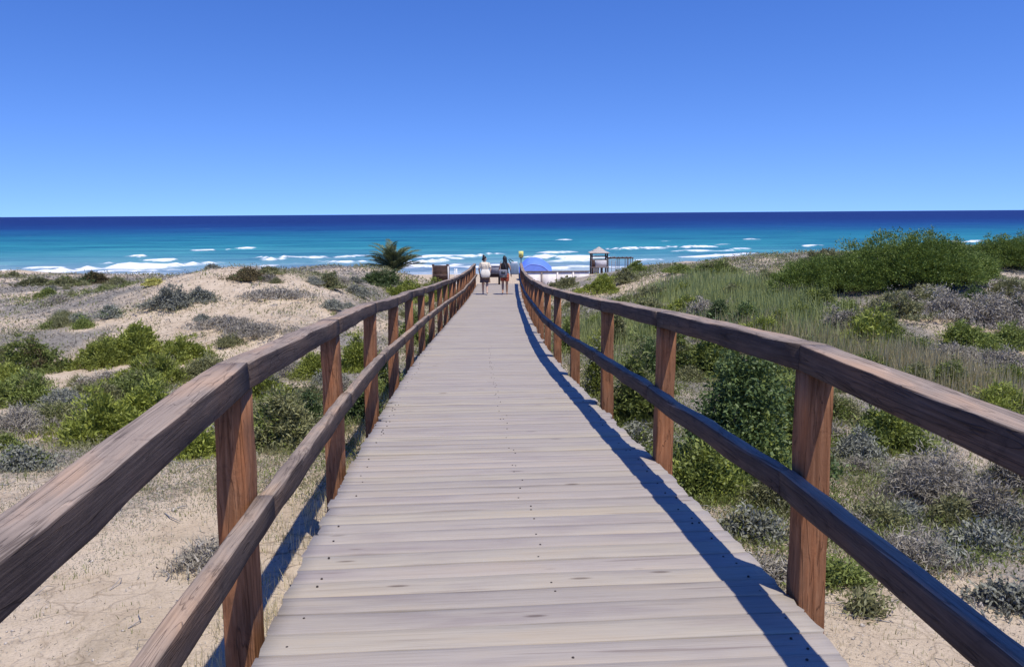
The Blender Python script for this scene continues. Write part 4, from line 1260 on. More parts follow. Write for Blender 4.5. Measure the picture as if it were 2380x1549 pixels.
# stones and lumps of crust
x, y = world_samples(5000, 1.8, 30)
n = len(x)
sz = np.maximum(.006, y*.5/796)*rng.lognormal(0, .5, n)
oct_ = np.array([(1, 0, 0), (0, 1, 0), (-1, 0, 0), (0, -1, 0), (0, 0, .7), (0, 0, -.5)], float)
V = oct_[None]*sz[:, None, None]*rng.uniform(.6, 1.4, (n, 6, 1))
V = V+np.stack([x, y, terrain(x, y)+sz*.15], 1)[:, None]
of = np.array([(0, 1, 4), (1, 2, 4), (2, 3, 4), (3, 0, 4), (1, 0, 5), (2, 1, 5), (3, 2, 5), (0, 3, 5)])
Fo = (of[None]+np.arange(n)[:, None, None]*6).reshape(-1, 3)
pm = plain('pale_stone', (.46, .41, .35), .9, .3, 9)
tag(obj('gravel', np_mesh('gravel', V.reshape(-1, 3), [Fo], pm, False)), 'small pale stones strewn over the sand', kind='stuff')
TRI[0] += 8*n

# ------------------------------------------------------------------ palm on the left
M['frond'] = mat_leaf('palm_leaflet', (.050, .066, .030), (.19, .215, .10), .6, .15, .2)
M['trunk'] = plain('palm_trunk', (.13, .095, .065), .9, .4, 14)
pc = at(915, 655, 45); pc.z = float(terrain(pc.x, pc.y))
palm_top = at(915, 650, 45).z
palm = thing('palm_tree', 'bushy dark green palm with feathery fronds behind the left dune crest', 'palm', (pc.x, pc.y, pc.z))
th_ = max(.15, palm_top-pc.z)
mb = MB()
mb.tube([(0, 0, -.2), (.03, 0, th_*.5), (0, .02, th_)], [.26, .22, .17], 12)
for k in range(40):                          # old leaf bases
    a = k*2.4; z = th_*k/40
    mb.bar((.18*math.cos(a), .18*math.sin(a), z), (.27*math.cos(a), .27*math.sin(a), z+.13), .07, .03)
mb.build('trunk', M['trunk'], palm)
def frond_mesh(L, arch, seed):
    r = np.random.default_rng(seed)
    n = 26
    t = np.linspace(0, 1, n)
    el = R(arch)-R(arch*.9+10)*t**1.5
    st = L/(n-1)
    px_ = np.concatenate([[0], np.cumsum(np.cos(el[:-1])*st)]); pz_ = np.concatenate([[0], np.cumsum(np.sin(el[:-1])*st)])
    V, Fq, Ft, lv = [], [], [], []
    mb = MB(); mb.tube([(px_[i], 0, pz_[i]) for i in range(0, n, 5)]+[(px_[-1], 0, pz_[-1])], [.022, .019, .016, .012, .008, .005, .004][:len(range(0, n, 5))+1], 5)
    V = list(mb.v); Fq = list(mb.q); Ft = list(mb.t); lv = [.9]*len(V)
    for i in range(3, n):
        for sgn in (-1, 1):
            for rep in (0, .5):
                tt = min(1, t[i]+rep/n)
                ll = L*.19*math.sin(math.pi*min(.97, .15+tt*.8))*r.uniform(.8, 1.15)
                b0 = Vector((np.interp(tt, t, px_), 0, np.interp(tt, t, pz_)))
                fwd = Vector((math.cos(el[i]), 0, math.sin(el[i])))
                dr = (fwd*.75+Vector((0, sgn*.85, 0))+Vector((0, 0, .25+r.normal(0, .12)))).normalized()
                tip = b0+dr*ll+Vector((0, 0, -.10*ll))
                wv = fwd*.024
                k0 = len(V)
                V += [tuple(b0-wv*.4), tuple(b0+wv*.4), tuple(b0+dr*ll*.5+wv), tuple(tip), tuple(b0+dr*ll*.5-wv)]
                Fq.append((k0, k0+1, k0+2, k0+4)); Ft.append((k0+4, k0+2, k0+3)); c_ = r.uniform(0, 1); lv += [c_]*5
    return np_mesh('frond', np.array(V), [np.array(Fq), np.array(Ft)], M['frond'], False, {'lv': np.array(lv)})
FR = [frond_mesh(1.8, 80, 1), frond_mesh(1.9, 66, 2), frond_mesh(1.9, 50, 3), frond_mesh(1.7, 30, 4), frond_mesh(2.1, 88, 5)]
for k in range(52):
    a = k*2.39996+random.gauss(0, .15)
    ring = k % 5
    o = obj('frond', FR[(ring+(k//10)) % 5], palm)
    o.location = (.06*math.cos(a), .06*math.sin(a), th_-.02+random.uniform(-.12, .06))
    o.rotation_euler = (random.gauss(0, .18), random.gauss(0, .10), a)
    s_ = random.uniform(.8, 1.1); o.scale = (s_*1.08, s_, s_*.95)

# ------------------------------------------------------------------ beach furniture
def zt(x, y): return float(terrain(x, y))
M['darkwood'] = mat_beam('dark_stained_wood', (.035, .024, .022), (.075, .050, .045), (.12, .085, .075))
M['greywood'] = mat_beam('grey_hut_wood', (.16, .13, .12), (.25, .21, .20), (.34, .30, .28))
M['thatch'] = plain('grey_thatch', (.42, .38, .34), .95, .35, 9)
M['paleboard'] = plain('pale_board', (.47, .46, .48), .8, .12, 4)
M['whitewall'] = plain('white_wall', (.70, .66, .62), .9, .14, 2.5)
M['cap'] = plain('dark_coping', (.16, .13, .12), .85, .3, 6)
M['blue'] = plain('blue_canvas', (.11, .215, .74), .65, .10, 2.0)
M['bluepale'] = plain('pale_blue_canvas', (.30, .40, .80), .65, .10, 2.0)
M['bluemid'] = plain('mid_blue_canvas', (.17, .28, .76), .65, .10, 2.0)
M['white'] = plain('white_plastic', (.78, .78, .76), .5, .05, 5)
M['metal'] = plain('dark_metal', (.06, .065, .075), .5, .2, 8, .5)

# lifeguard tower
Yt = 108.0
b0 = at(1372, 640, Yt); b1 = at(1410, 640, Yt); tp = at(1390, 573, Yt); ev = at(1390, 588, Yt); fl = at(1390, 620, Yt); sl = at(1390, 603, Yt)
tw = thing('lifeguard_tower', 'tall wooden lifeguard tower with pointed thatched roof on the beach', 'tower', ((b0.x+b1.x)/2, Yt, zt((b0.x+b1.x)/2, Yt)))
bw = (b1.x-b0.x)/2; z0 = tw.location.z
e_, f_, s_h = ev.z-z0, fl.z-z0, sl.z-z0
for i, (sx_, sy_) in enumerate(((-1, -1), (1, -1), (1, 1), (-1, 1))):
    MB().box(sx_*(bw-.08), sy_*(bw-.08), e_/2-.1, .17, .17, e_+.2).build('leg', M['darkwood'], tw)
MB().box(0, 0, f_, 2*bw+.1, 2*bw+.1, .12).build('platform', M['greywood'], tw)
for k in range(5):
    MB().box(-bw+.25+k*.16-.02, -bw+.02, f_/2-.1, .13, .04, f_+.16).build('board', M['darkwood'], tw)
dr_ = MB().box(bw*.25, -bw+.15, f_/2-.1, .32, .06, f_+.1).build('door', M['darkwood'], tw)
MB().box(-bw*.12, -bw+.10, f_/2-.1, .12, .08, f_+.1).build('door_frame', M['greywood'], dr_)
MB().box(.18, -bw+.0, (f_+s_h)/2+.02, 2*bw-.75, .05, s_h-f_-.1).build('front_panel', M['paleboard'], tw)
MB().box(-bw+.32, -bw+.01, (f_+s_h)/2+.02, .32, .05, s_h-f_-.1).build('side_panel', M['darkwood'], tw)
for zz in (s_h, (s_h+e_)/2):
    m_ = MB()
    for sg in (-1, 1):
        m_.box(0, sg*(bw-.08), zz, 2*bw-.1, .07, .09); m_.box(sg*(bw-.08), 0, zz, .07, 2*bw-.34, .09)
    m_.build('guard_rail', M['darkwood'], tw)
MB().box(0, bw-.05, (f_+e_)/2-.6, 2*bw-.4, .05, .5).build('back_panel', M['paleboard'], tw)
MB().box(0, 0, e_+.03, 2*bw+.35, 2*bw+.35, .10).build('eave_frame', M['greywood'], tw)
rz_ = tp.z-z0-e_-.08
m_ = MB()
for (ra, za), (rb, zb) in zip([(bw+.32, 0), (bw*.78, rz_*.28), (bw*.42, rz_*.62), (bw*.14, rz_*.9)], [(bw*.84, rz_*.26), (bw*.46, rz_*.60), (bw*.15, rz_*.88), (.03, rz_)]):
    m_.lathe([(ra*1.35, za+e_+.08), (rb*1.35, zb+e_+.08)], (0, 0, 0), 4)
ro = m_.build('roof', M['thatch'], tw); ro.rotation_euler = (0, 0, R(45))
m_ = MB()
xl = bw+.75
m_.bar((xl-.3, -bw, 0), (xl-.3, -bw, f_+.9), .06); m_.bar((xl+.25, -bw, 0), (xl+.25, -bw, f_+.9), .06)
m_.build('ladder_rail', M['greywood'], tw)
for k in range(9):
    MB().box(xl-.02, -bw, .25+k*.27, .5, .05, .04).build('rung', M['greywood'], tw)

# shade frame right of the tower
g0 = at(1412, 620, 110); g1 = at(1470, 620, 110); tp2 = at(1440, 601, 110)
xm = (g0.x+g1.x)/2
fr_ = thing('shade_frame', 'dark open wooden shade frame right of the lifeguard tower', 'frame', (xm, 110, zt(xm, 110)))
zz = tp2.z-fr_.location.z
for u in (-.92, -.1, .55, .8, .97):
    hw_ = (g1.x-g0.x)/2
    MB().box(u*hw_, 0, zz/2-.1, .08, .08, zz+.2).build('post', M['darkwood'], fr_)
    MB().box(u*hw_, 2.0, zz/2-.2, .08, .08, zz+.4).build('post', M['darkwood'], fr_)
for yy_ in (0, 2.0):
    MB().box(0, yy_, zz+.05, 2*hw_+.2, .08, .12).build('beam', M['darkwood'], fr_)
for k in range(7):
    MB().box(-hw_+k*hw_/3, 1.0, zz+.14, .06, 2.4, .05).build('slat', M['greywood'], fr_)
MB().box(.72*hw_, -.05, zz*.45, .5, .4, .35).build('rescue_box', M['darkwood'], fr_)

# low white wall in front of the tower
Yw = 80.0
wa, wb, wc_ = at(1222, 640, Yw), at(1368, 640, Yw), at(1300, 630.5, Yw)
xm = (wa.x+wb.x)/2
wall = thing('low_wall', 'low whitewashed beach wall between blue tent and lifeguard tower', 'wall', (xm, Yw, zt(xm, Yw)))
hw_ = (wb.x-wa.x)/2; hh_ = wc_.z-wall.location.z
np_ = 4
for k in range(np_):
    wd = 2*hw_/np_
    MB().box(-hw_+wd*(k+.5), 0, hh_/2-.35, wd-.02, .20+.01*(k % 2), hh_+.6).build('panel', M['whitewall'], wall)
    MB().box(-hw_+wd*k, -.02, hh_/2-.35, .14, .30, hh_+.62).build('pillar', M['greywood'] if k in (1,) else M['whitewall'], wall)
MB().box(0, 0, hh_+.0, 2*hw_+.2, .36, .09).build('coping', M['cap'], wall)
MB().box(hw_*.55, -.135, hh_*.55, .34, .06, .42).build('meter_box', M['metal'], wall)
tufts = [(1310, 640), (1333, 641)]
for q, (px_, py_) in enumerate(tufts):
    g_ = at(px_, 646, Yw-1.2)
    place_bush(0, 0, 26 if q else 16, 15, 'olive', ['thin dry plant in front of the white wall nearer the tent', 'bushy dry plant in front of the white wall nearer the tower'][q], name='dry_plant', cat='plant', cover=1.2, pos=(Vector((g_.x, g_.y, zt(g_.x, g_.y))), g_.y))

# blue beach tent
Yb = 92.0
ta, tb, tt_ = at(1206, 628, Yb), at(1281, 628, Yb), at(1246, 598, Yb)
xm = (ta.x+tb.x)/2
tent = thing('beach_tent', 'blue dome beach tent beyond the right railing', 'tent', (xm, Yb, zt(xm, Yb)))
hw_ = (tb.x-ta.x)/2; top_ = tt_.z-tent.location.z; low_ = ta.z-tent.location.z-.35
n_ = 25
s_, t_ = np.meshgrid(np.linspace(-1, 1, n_), np.linspace(-1, 1, n_))
skew = s_-.12*(1-s_**2)
zc_ = low_+(top_-low_)*(1-.62*np.abs(s_)**2.3-.38*np.abs(t_)**2.2)-.25*(np.abs(s_*t_))**3*.0
zc_ += .03*np.sin(s_*9)*np.sin(t_*7)
outer = np.stack([skew*hw_, t_*1.7, zc_], -1).reshape(-1, 3)
ii = np.arange(n_*n_).reshape(n_, n_)
fq = np.stack([ii[:-1, :-1], ii[:-1, 1:], ii[1:, 1:], ii[1:, :-1]], -1).reshape(-1, 4)
inner = outer-np.array([0, 0, .02])
obj('canopy', np_mesh('canopy', np.concatenate([outer, inner]), [fq, fq[:, ::-1]+n_*n_], M['blue'], True), tent)
# front wall of lighter cloth below the arch
fr0 = outer.reshape(n_, n_, 3)[0]
vv, qq = [], []
for i_, p in enumerate(fr0):
    vv += [(p[0], p[1]-.02, p[2]-.01), (p[0], p[1]+.01, min(p[2]-.05, low_+.05))]
    if i_: qq.append((2*i_-2, 2*i_-1, 2*i_+1, 2*i_))
fo = obj('front_flap', np_mesh('front_flap', np.array(vv), [np.array(qq)], M['bluemid'], True), tent)
for sx_ in (-1, 1):
    for sy_ in (-1, 1):
        MB().tube([(sx_*hw_*.99, sy_*1.69, low_+.02), (sx_*hw_*.995, sy_*1.72, -.4)], .045, 8).build('leg', M['metal'], tent)
for sy_ in (-1, 1):
    MB().tube([(float(outer.reshape(n_, n_, 3)[0 if sy_ < 0 else -1][k_][0]), sy_*1.73, float(fr0[k_][2])+.01) for k_ in range(n_)], .03, 6).build('pole', M['bluepale'], tent)

# dark kiosk on the left of the walk
Yk = 84.0
ka, kb, kt, kb2 = at(1006, 640, Yk), at(1043, 640, Yk), at(1024, 616, Yk), at(1024, 643, Yk)
xm = (ka.x+kb.x)/2
kio = thing('beach_kiosk', 'small dark wooden kiosk with white posts left of the boardwalk end', 'kiosk', (xm, Yk, zt(xm, Yk)))
hw_ = (kb.x-ka.x)/2; hk = kt.z-kio.location.z; hb = kb2.z-kio.location.z
mid_ = hk-.55*(hk-hb)
for k in range(6):
    MB().box(0, -.6, mid_+(hk-mid_-.12)*(k+.5)/6, 2*hw_-.1, .06, (hk-mid_-.12)/6-.015).build('slat', M['darkwood'], kio)
for sg in (-1, 1):
    MB().box(sg*(hw_-.02), -.62, hk/2-.1, .09, .10, hk+.2).build('post', M['white'] if sg > 0 else M['greywood'], kio)
    MB().box(sg*(hw_-.02), .6, hk/2-.1, .09, .10, hk+.2).build('post', M['greywood'], kio)
    MB().box(sg*(hw_-.10), -.62, hk+.05, .24, .14, .16).build('corner_block', M['darkwood'], kio)
    MB().box(sg*(hw_-.03), 0, (hk+hb)/2, .05, 1.1, hk-hb-.1).build('side_panel', M['darkwood'], kio)
MB().box(0, -.58, hb+.15, 2*hw_-.2, .06, .35).build('counter', M['darkwood'], kio)
MB().box(0, .58, hk/2, 2*hw_-.1, .05, hk-.1).build('back_panel', M['darkwood'], kio)
MB().box(.05, -.55, (mid_+hb)/2, .12, .06, mid_-hb).build('divider', M['darkwood'], kio)

# white pillar beside the kiosk (a beach shower)
gp = at(1059, 643, 86)
pz = zt(gp.x, 86); tp_ = at(1059, 624, 86).z-pz
sh = thing('beach_shower', 'white beach shower post beside the dark kiosk', 'shower', (gp.x, 86, pz))
MB().lathe([(.34, -.3), (.34, .05), (.30, .08), (.0, .08)], (0, 0, 0), 16).build('base', M['white'], sh)
for sx_ in (-.1, .1):
    MB().tube([(sx_, 0, 0), (sx_, 0, tp_)], .06, 8).build('pipe', M['white'], sh)
MB().tube([(-.1, 0, tp_-.05), (-.1, -.3, tp_+.02), (-.1, -.42, tp_-.06)], [.03, .03, .06], 8).build('shower_head', M['white'], sh)

# lamp post behind the palm
lx = at(918, 573, 78)
lz = zt(lx.x, 78); lh = lx.z-lz
lp = thing('lamp_post', 'thin dark lamp post rising behind the palm', 'lamp post', (lx.x, 78, lz))
MB().tube([(0, 0, -.2), (0, 0, lh-.25)], [.06, .035], 8).build('pole', M['metal'], lp)
MB().box(0, 0, lh-.12, .18, .18, .28).build('lantern', M['metal'], lp)
MB().lathe([(.22, lh+.02), (.05, lh+.14), (.001, lh+.16)], (0, 0, 0), 10).build('cap', M['metal'], lp)
MB().bar((0, 0, lh-.5), (.3, 0, lh-.42), .04).build('arm', M['metal'], lp)

# yellow notice above the far right railing
M['signy'] = plain('yellow_sign', (.72, .66, .20), .5, .06, 3)
M['signd'] = plain('sign_print', (.16, .22, .14), .6, .1, 5)
sg0, sg1 = at(1205, 583.5, 43), at(1216, 598, 43)
sgc = Vector(((sg0.x+sg1.x)/2, 43, (sg0.z+sg1.z)/2))
sgz = zt(sgc.x, 43)
sgn = thing('beach_sign', 'small yellow notice sign above the far right railing', 'sign', (sgc.x, 43, sgz))
sw, sh_ = sg1.x-sg0.x, sg0.z-sg1.z
zc = sgc.z-sgz
brd = MB().box(0, 0, zc, sw, .02, sh_).build('board', M['signy'], sgn)
MB().tube([(0, .045, -.3), (0, .045, zc+sh_*.3)], .028, 8).build('pole', M['metal'], sgn)
m_ = MB()
m_.box(0, -.012, zc+sh_*.18, sw*.16, .004, sh_*.14).box(0, -.012, zc-.02, sw*.22, .004, sh_*.22).box(-sw*.06, -.012, zc-sh_*.27, sw*.08, .004, sh_*.2).box(sw*.07, -.012, zc-sh_*.27, sw*.08, .004, sh_*.2)
m_.box(-sw*.24, -.012, zc-.05, sw*.05, .004, sh_*.5)
m_.build('pictogram', M['signd'], brd)
MB().box(0, -.006, zc-sh_*.56, sw*.6, .03, sh_*.14).build('bracket', M['metal'], sgn)

# low cross beam at the far end of the deck
bx0 = thing('end_barrier', 'low dark wooden cross beam behind the two walkers at the deck end', 'barrier', (float(deck_x(39.0)), 39.0, float(deck_z(39.0))))
for u in (-.72, .05):
    MB().box(u, 0, .18, .10, .10, .36).build('post', M['darkwood'], bx0)
MB().box(-.33, 0, .44, 1.15, .14, .16).build('beam', M['darkwood'], bx0)

# ------------------------------------------------------------------ people
def capsule(mb, a, b, ra, rb, n=12):
    a, b = Vector(a), Vector(b)
    d = (b-a).normalized()
    pts = [a-d*ra*.98, a-d*ra*.8, a-d*ra*.4, a, b, b+d*rb*.4, b+d*rb*.8, b+d*rb*.98]
    rad = [ra*.12, ra*.6, ra*.92, ra, rb, rb*.92, rb*.6, rb*.12]
    mb.tube(pts, rad, n)
def ellipsoid(mb, c, rx, ry, rz, n=16):
    prof = [(math.sin(math.pi*k/10)+1e-4, -math.cos(math.pi*k/10)*rz) for k in range(11)]
    mb.lathe([(p, z) for p, z in prof], c, n, rx, ry)
M['skin_pale'] = plain('skin_pale', (.55, .38, .29), .55, .08, 6)
M['skin_tan'] = plain('skin_tan', (.46, .27, .17), .55, .08, 6)
M['hair'] = plain('dark_hair', (.012, .010, .010), .5, .3, 40, .5)
M['tan_top'] = plain('tan_shirt', (.74, .64, .49), .85, .18, 14)
M['brown_skirt'] = plain('brown_skirt', (.17, .105, .075), .85, .25, 20)
M['black_top'] = plain('black_top', (.02, .017, .018), .85, .25, 20)
M['red_shorts'] = plain('red_shorts', (.42, .10, .055), .85, .2, 18)
M['cream'] = plain('cream_canvas', (.82, .76, .64), .8, .05, 5)
M['silverbag'] = plain('silver_bag', (.20, .20, .23), .6, .2, 10)
M['denim'] = plain('denim', (.20, .26, .33), .85, .2, 16)
M['sandal'] = plain('sandal', (.16, .10, .06), .8, .2, 10)

def person(label, loc, rz, skin, stride, head_turn, arms, group='walkers at the end of the boardwalk'):
    """standing body about 1.66 m; faces +Y (away from the camera) before rz. arms: list of (elbow, wrist) for left, right"""
    root = thing('person', label, 'person', loc, rz, group)
    b = MB()
    hip, sh = .86, 1.36
    # trunk
    ellipsoid(b, (0, 0, .90), .165, .115, .13); ellipsoid(b, (0, .0, 1.08), .135, .095, .16); ellipsoid(b, (0, 0, 1.25), .155, .105, .16)
    capsule(b, (-.13, 0, sh-.01), (.13, 0, sh-.01), .055, .055)
    capsule(b, (0, 0, 1.36), (0, .01, 1.48), .055, .05)
    # head: skull, jaw, nose, ears
    ct, stn = math.cos(head_turn), math.sin(head_turn)
    def hp(x_, y_, z_): return (x_*ct-y_*stn, x_*stn+y_*ct, z_)
    ellipsoid(b, hp(0, -.005, 1.575), .077, .094, .098)
    ellipsoid(b, hp(0, .035, 1.525), .055, .055, .055)
    capsule(b, hp(0, .088, 1.575), hp(0, .105, 1.545), .010, .014, 8)
    for s in (-1, 1): ellipsoid(b, hp(s*.076, 0, 1.56), .012, .02, .03, 8)
    # legs
    for s, st in ((-1, stride), (1, -stride)):
        h = Vector((s*.085, 0, hip)); k = Vector((s*.088, st*.45+.04*(st < 0), .47)); a = Vector((s*.09, st*1.0-.05*(st < 0), .085+.06*(st < 0)))
        if st < 0: k = Vector((s*.088, st*.25+.02, .47))
        capsule(b, h, k, .085, .056); capsule(b, k, k.lerp(a, .35), .055, .055); capsule(b, k.lerp(a, .3), a, .055, .036)
        toe = a+Vector((s*.015, .15, -.045)) if st >= 0 else a+Vector((s*.015, .13, -.075))
        capsule(b, a+Vector((0, -.03, -.04)), toe, .036, .028)
    # arms with hands of five fingers
    for s, (el, wr) in zip((-1, 1), arms):
        S = Vector((s*.165, 0, sh-.02)); E = Vector(el); Wv = Vector(wr)
        capsule(b, S, E, .046, .037); capsule(b, E, Wv, .038, .026)
        d = (Wv-E).normalized(); side = Vector((0, 1, 0)).cross(d).normalized() if abs(d.y) < .9 else Vector((1, 0, 0))
        fw = side.cross(d).normalized()
        palm_c = Wv+d*.045
        capsule(b, Wv, palm_c+d*.02, .026, .030)
        for q in range(4):
            r0 = palm_c+d*.035+fw*(q-1.5)*.017
            ln_ = (.062, .072, .068, .052)[q]
            m1 = r0+d*ln_*.55; m2 = m1+d*ln_*.4-side*s*.022
            capsule(b, r0, m1, .0095, .009, 6); capsule(b, m1, m2, .009, .0075, 6)
        t0 = Wv+d*.02+fw*.026; t1 = t0+fw*.03+d*.03; t2 = t1+d*.03
        capsule(b, t0, t1, .012, .010, 6); capsule(b, t1, t2, .010, .008, 6)
    me = b.mesh('body', skin, True)
    tmp = bpy.data.objects.new('tmp_body', me); COL.objects.link(tmp)
    rm = tmp.modifiers.new('r', 'REMESH'); rm.mode = 'VOXEL'; rm.voxel_size = .0115; rm.use_smooth_shade = True
    sm2 = tmp.modifiers.new('s', 'SMOOTH'); sm2.iterations = 3; sm2.factor = .4
    dg = bpy.context.evaluated_depsgraph_get()
    body = bpy.data.meshes.new_from_object(tmp.evaluated_get(dg)); body.name = 'body'
    bpy.data.objects.remove(tmp)
    if not body.materials: body.materials.append(skin)
    obj('body', body, root)
    return root, hp

def ring_cloth(rings, n=28, wave=0.0, seed=0, thick=.008):
    """closed garment of elliptical rings (cx, cy, z, rx, ry) with an inner layer"""
    r = np.random.default_rng(seed)
    v, q = [], []
    for lay in (0, 1):
        for j, (cx, cy, z, rx, ry) in enumerate(rings):
            for k in range(n):
                a = 2*math.pi*k/n
                f = 1+wave*math.sin(a*7+j*.3)*(j/len(rings))
                v.append((cx+(rx-lay*thick)*f*math.cos(a), cy+(ry-lay*thick)*f*math.sin(a), z))
    m_ = len(rings)
    for lay in (0, 1):
        for j in range(m_-1):
            for k in range(n):
                a0 = lay*m_*n+j*n+k; b0 = lay*m_*n+j*n+(k+1) % n
                q.append((a0, b0, b0+n, a0+n) if lay else (a0+n, b0+n, b0, a0))
    for j in (0, m_-1):
        for k in range(n):
            a0 = j*n+k; b0 = j*n+(k+1) % n
            q.append((a0, b0, b0+m_*n, a0+m_*n))
    return np.array(v), np.array(q)
def cloth(name, rings, mat, parent, wave=0.0):
    v, q = ring_cloth(rings, wave=wave)
    return obj(name, np_mesh(name, v, [q], mat, True), parent)
def sleeve(name, a, b, r0, r1, mat, parent):
    m_ = MB(); m_.tube([a, Vector(a).lerp(Vector(b), .5), b], [r0, (r0+r1)/2, r1], 14, False); return m_.build(name, mat, parent, True)

YP = 33.0
def deckpt(px, Y):
    d = ray(px, 680); t = Y/d.y
    return Vector((d.x*t, Y, float(deck_z(Y))+.001))
# left walker: tan top, brown skirt, looking to the right
p1 = deckpt(1127, YP)
A1 = [((-.25, .02, 1.10), (-.22, .12, .90)), ((.25, -.02, 1.12), (.20, -.04, .92))]
w1, hp1 = person('walker in tan top and brown skirt with head turned right', p1, 0, M['skin_pale'], .13, -1.0, A1)
w1.scale = (.97, .97, .95)
cloth('shirt', [(0, 0, 1.415, .075, .065), (0, 0, 1.40, .15, .085), (0, 0, 1.33, .185, .118), (0, 0, 1.2, .175, .122), (0, 0, 1.06, .155, .115), (0, 0, .93, .185, .135)], M['tan_top'], w1)
for s, (el, wr) in zip((-1, 1), A1):
    sleeve('sleeve', (s*.15, 0, 1.37), Vector((s*.165, 0, 1.34)).lerp(Vector(el), .75), .066, .058, M['tan_top'], w1)
cloth('skirt', [(0, 0, 1.0, .16, .12), (0, 0, .93, .185, .14), (0, 0, .82, .205, .16), (0, .0, .68, .215, .18), (0, 0, .53, .225, .20)], M['brown_skirt'], w1, .05)
m_ = MB(); ellipsoid(m_, hp1(0, -.022, 1.595), .088, .094, .098, 20); ellipsoid(m_, hp1(0, -.06, 1.70), .045, .045, .042, 14); ellipsoid(m_, hp1(0, -.06, 1.53), .07, .05, .07, 14)
m_.build('hair', M['hair'], w1, True)
# cream tote bag hanging on the back of the left walker
bag = thing('tote_bag', 'large cream tote bag on the left walker', 'bag', (p1.x+.03, p1.y-.20, p1.z+.72))
m_ = MB()
V8 = []
for zf, wx, wy in ((0, .13, .05), (.05, .19, .075), (.17, .205, .08), (.28, .17, .05), (.34, .13, .03)):
    for k in range(20):
        a = 2*math.pi*k/20; c_, s2 = math.cos(a), math.sin(a)
        V8.append((wx*math.copysign(abs(c_)**.45, c_), wy*math.copysign(abs(s2)**.6, s2), zf))
q8 = [(j*20+k, j*20+(k+1) % 20, (j+1)*20+(k+1) % 20, (j+1)*20+k) for j in range(4) for k in range(20)]
obj('bag_body', np_mesh('bag_body', np.array(V8), [np.array(q8), np.array([list(range(20))[::-1]])], M['cream'], True), bag)
MB().tube([(-.12, 0, .38), (-.15, .07, .58), (-.13, .16, .68), (-.05, .20, .66), (.02, .1, .55), (.1, 0, .39)], .012, 7).build('strap', M['cream'], bag)

# right walker: dark hair, black top, red shorts
p2 = deckpt(1173, YP)
A2 = [((-.24, -.02, 1.10), (-.16, -.14, .95)), ((.25, 0, 1.12), (.27, .06, .90))]
w2, hp2 = person('walker with long dark hair, black top and red shorts', p2, 0, M['skin_tan'], -.10, .25, A2)
w2.scale = (.96, .96, .93)
cloth('top', [(0, 0, 1.415, .075, .065), (0, 0, 1.40, .14, .085), (0, 0, 1.33, .18, .118), (0, 0, 1.2, .17, .122), (0, 0, 1.06, .152, .115), (0, 0, .95, .178, .132)], M['black_top'], w2)
cloth('shorts', [(0, 0, 1.0, .158, .118), (0, 0, .92, .182, .138), (0, 0, .82, .192, .145), (0, 0, .78, .19, .14)], M['red_shorts'], w2)
for s in (-1, 1):
    st = -.10 if s < 0 else .10
    sleeve('shorts_leg', (s*.088, 0, .82), (s*.09, st*.22, .60), .108, .098, M['red_shorts'], w2)
m_ = MB(); ellipsoid(m_, hp2(0, -.02, 1.60), .094, .102, .105, 20); ellipsoid(m_, hp2(0, -.07, 1.48), .095, .055, .17, 18); ellipsoid(m_, hp2(.0, -.085, 1.33), .07, .035, .11, 14); ellipsoid(m_, hp2(-.02, -.04, 1.69), .05, .05, .045, 14)
m_.build('hair', M['hair'], w2, True)
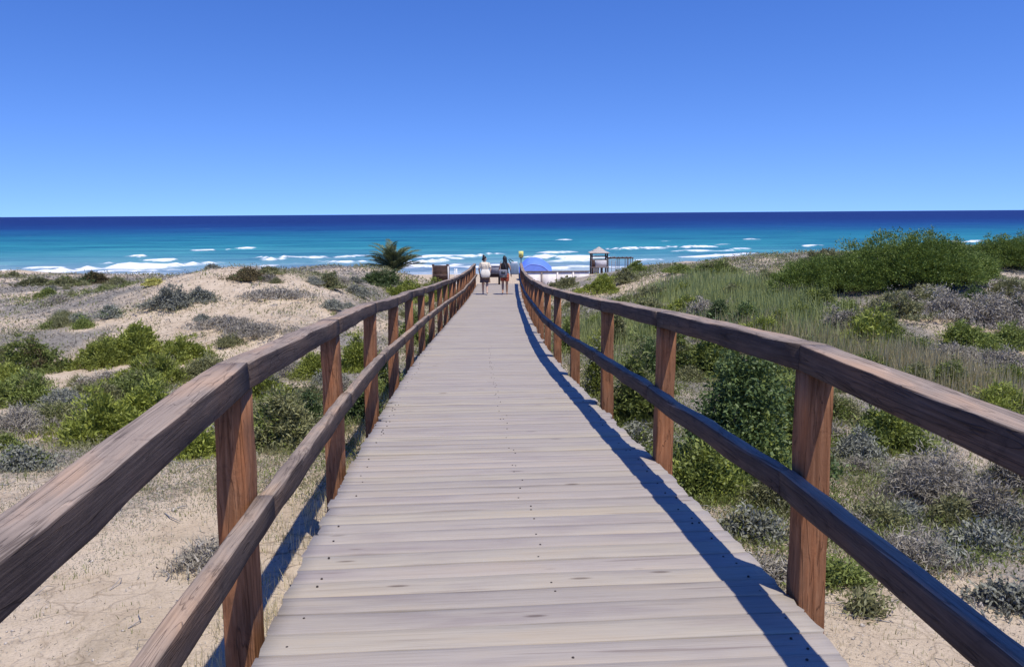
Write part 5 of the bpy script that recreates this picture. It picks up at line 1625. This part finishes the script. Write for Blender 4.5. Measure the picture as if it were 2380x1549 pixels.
# silver bag held at the back
bg2 = thing('travel_bag', 'silver grey travel bag carried by the right walker', 'bag', (p2.x-.06, p2.y-.24, p2.z+.80))
def soft_box(sx_, sy_, sz_, n=20, e=.4):
    V_, q_ = [], []
    prof = [(0, .90), (.08, 1.0), (.5, 1.03), (.9, .99), (1, .88)]
    for zf, k1 in prof:
        for k in range(n):
            a = 2*math.pi*k/n; c_, s2 = math.cos(a), math.sin(a)
            V_.append((sx_/2*k1*math.copysign(abs(c_)**e, c_), sy_/2*k1*math.copysign(abs(s2)**e, s2), sz_*zf))
    for j in range(len(prof)-1):
        for k in range(n):
            q_.append((j*n+k, j*n+(k+1) % n, (j+1)*n+(k+1) % n, (j+1)*n+k))
    caps = np.array([list(range(n))[::-1], [(len(prof)-1)*n+k for k in range(n)]])
    return np.array(V_), [np.array(q_), caps]
v_, f_s = soft_box(.34, .16, .24)
bb_ = obj('bag_body', np_mesh('bag_body', v_, f_s, M['silverbag'], True), bg2)
MB().box(0, -.086, .13, .16, .012, .12).build('pocket', M['metal'], bb_)
MB().box(0, -.02, -.05, .30, .12, .07).build('rolled_mat', M['metal'], bg2)
MB().tube([(-.15, 0, .26), (-.12, .1, .5), (-.1, .16, .58), (.05, .14, .55), (.14, 0, .26)], .012, 7).build('strap', M['metal'], bg2)
# denim shoulder bag at her right side
bg3 = thing('shoulder_bag', 'faded denim shoulder bag hanging right of the right walker', 'bag', (p2.x+.40, p2.y+.05, p2.z+.83))
v_, f_s = soft_box(.34, .16, .44)
obj('bag_body', np_mesh('bag_body', v_, f_s, M['denim'], True), bg3)
MB().tube([(-.13, 0, .42), (-.21, -.02, .56), (-.24, -.04, .60), (-.18, .02, .62), (.1, 0, .42)], .016, 7).build('strap', M['black_top'], bg3)
MB().box(.0, -.0, .475, .26, .10, .07).build('folded_towel', M['white'], bg3)
# cooler with white lid between the walkers, standing on the low beam
cool = thing('cool_box', 'grey cool box with white lid between the two walkers', 'cool box', (float(deck_x(39.0))-.10, 39.0, float(deck_z(39.0))+.521))
MB().box(0, 0, .19, .55, .36, .36).build('tub', M['silverbag'], cool)
v_, f_s = soft_box(.60, .40, .10)
lid = obj('lid', np_mesh('lid', v_, f_s, M['white'], True), cool); lid.location = (0, 0, .372)
MB().tube([(-.28, 0, .2), (-.33, 0, .32), (-.33, 0, .45)], .014, 6).build('handle', M['metal'], cool)

print('TRIS', TRI[0], 'bushes', BUSH_N[0])
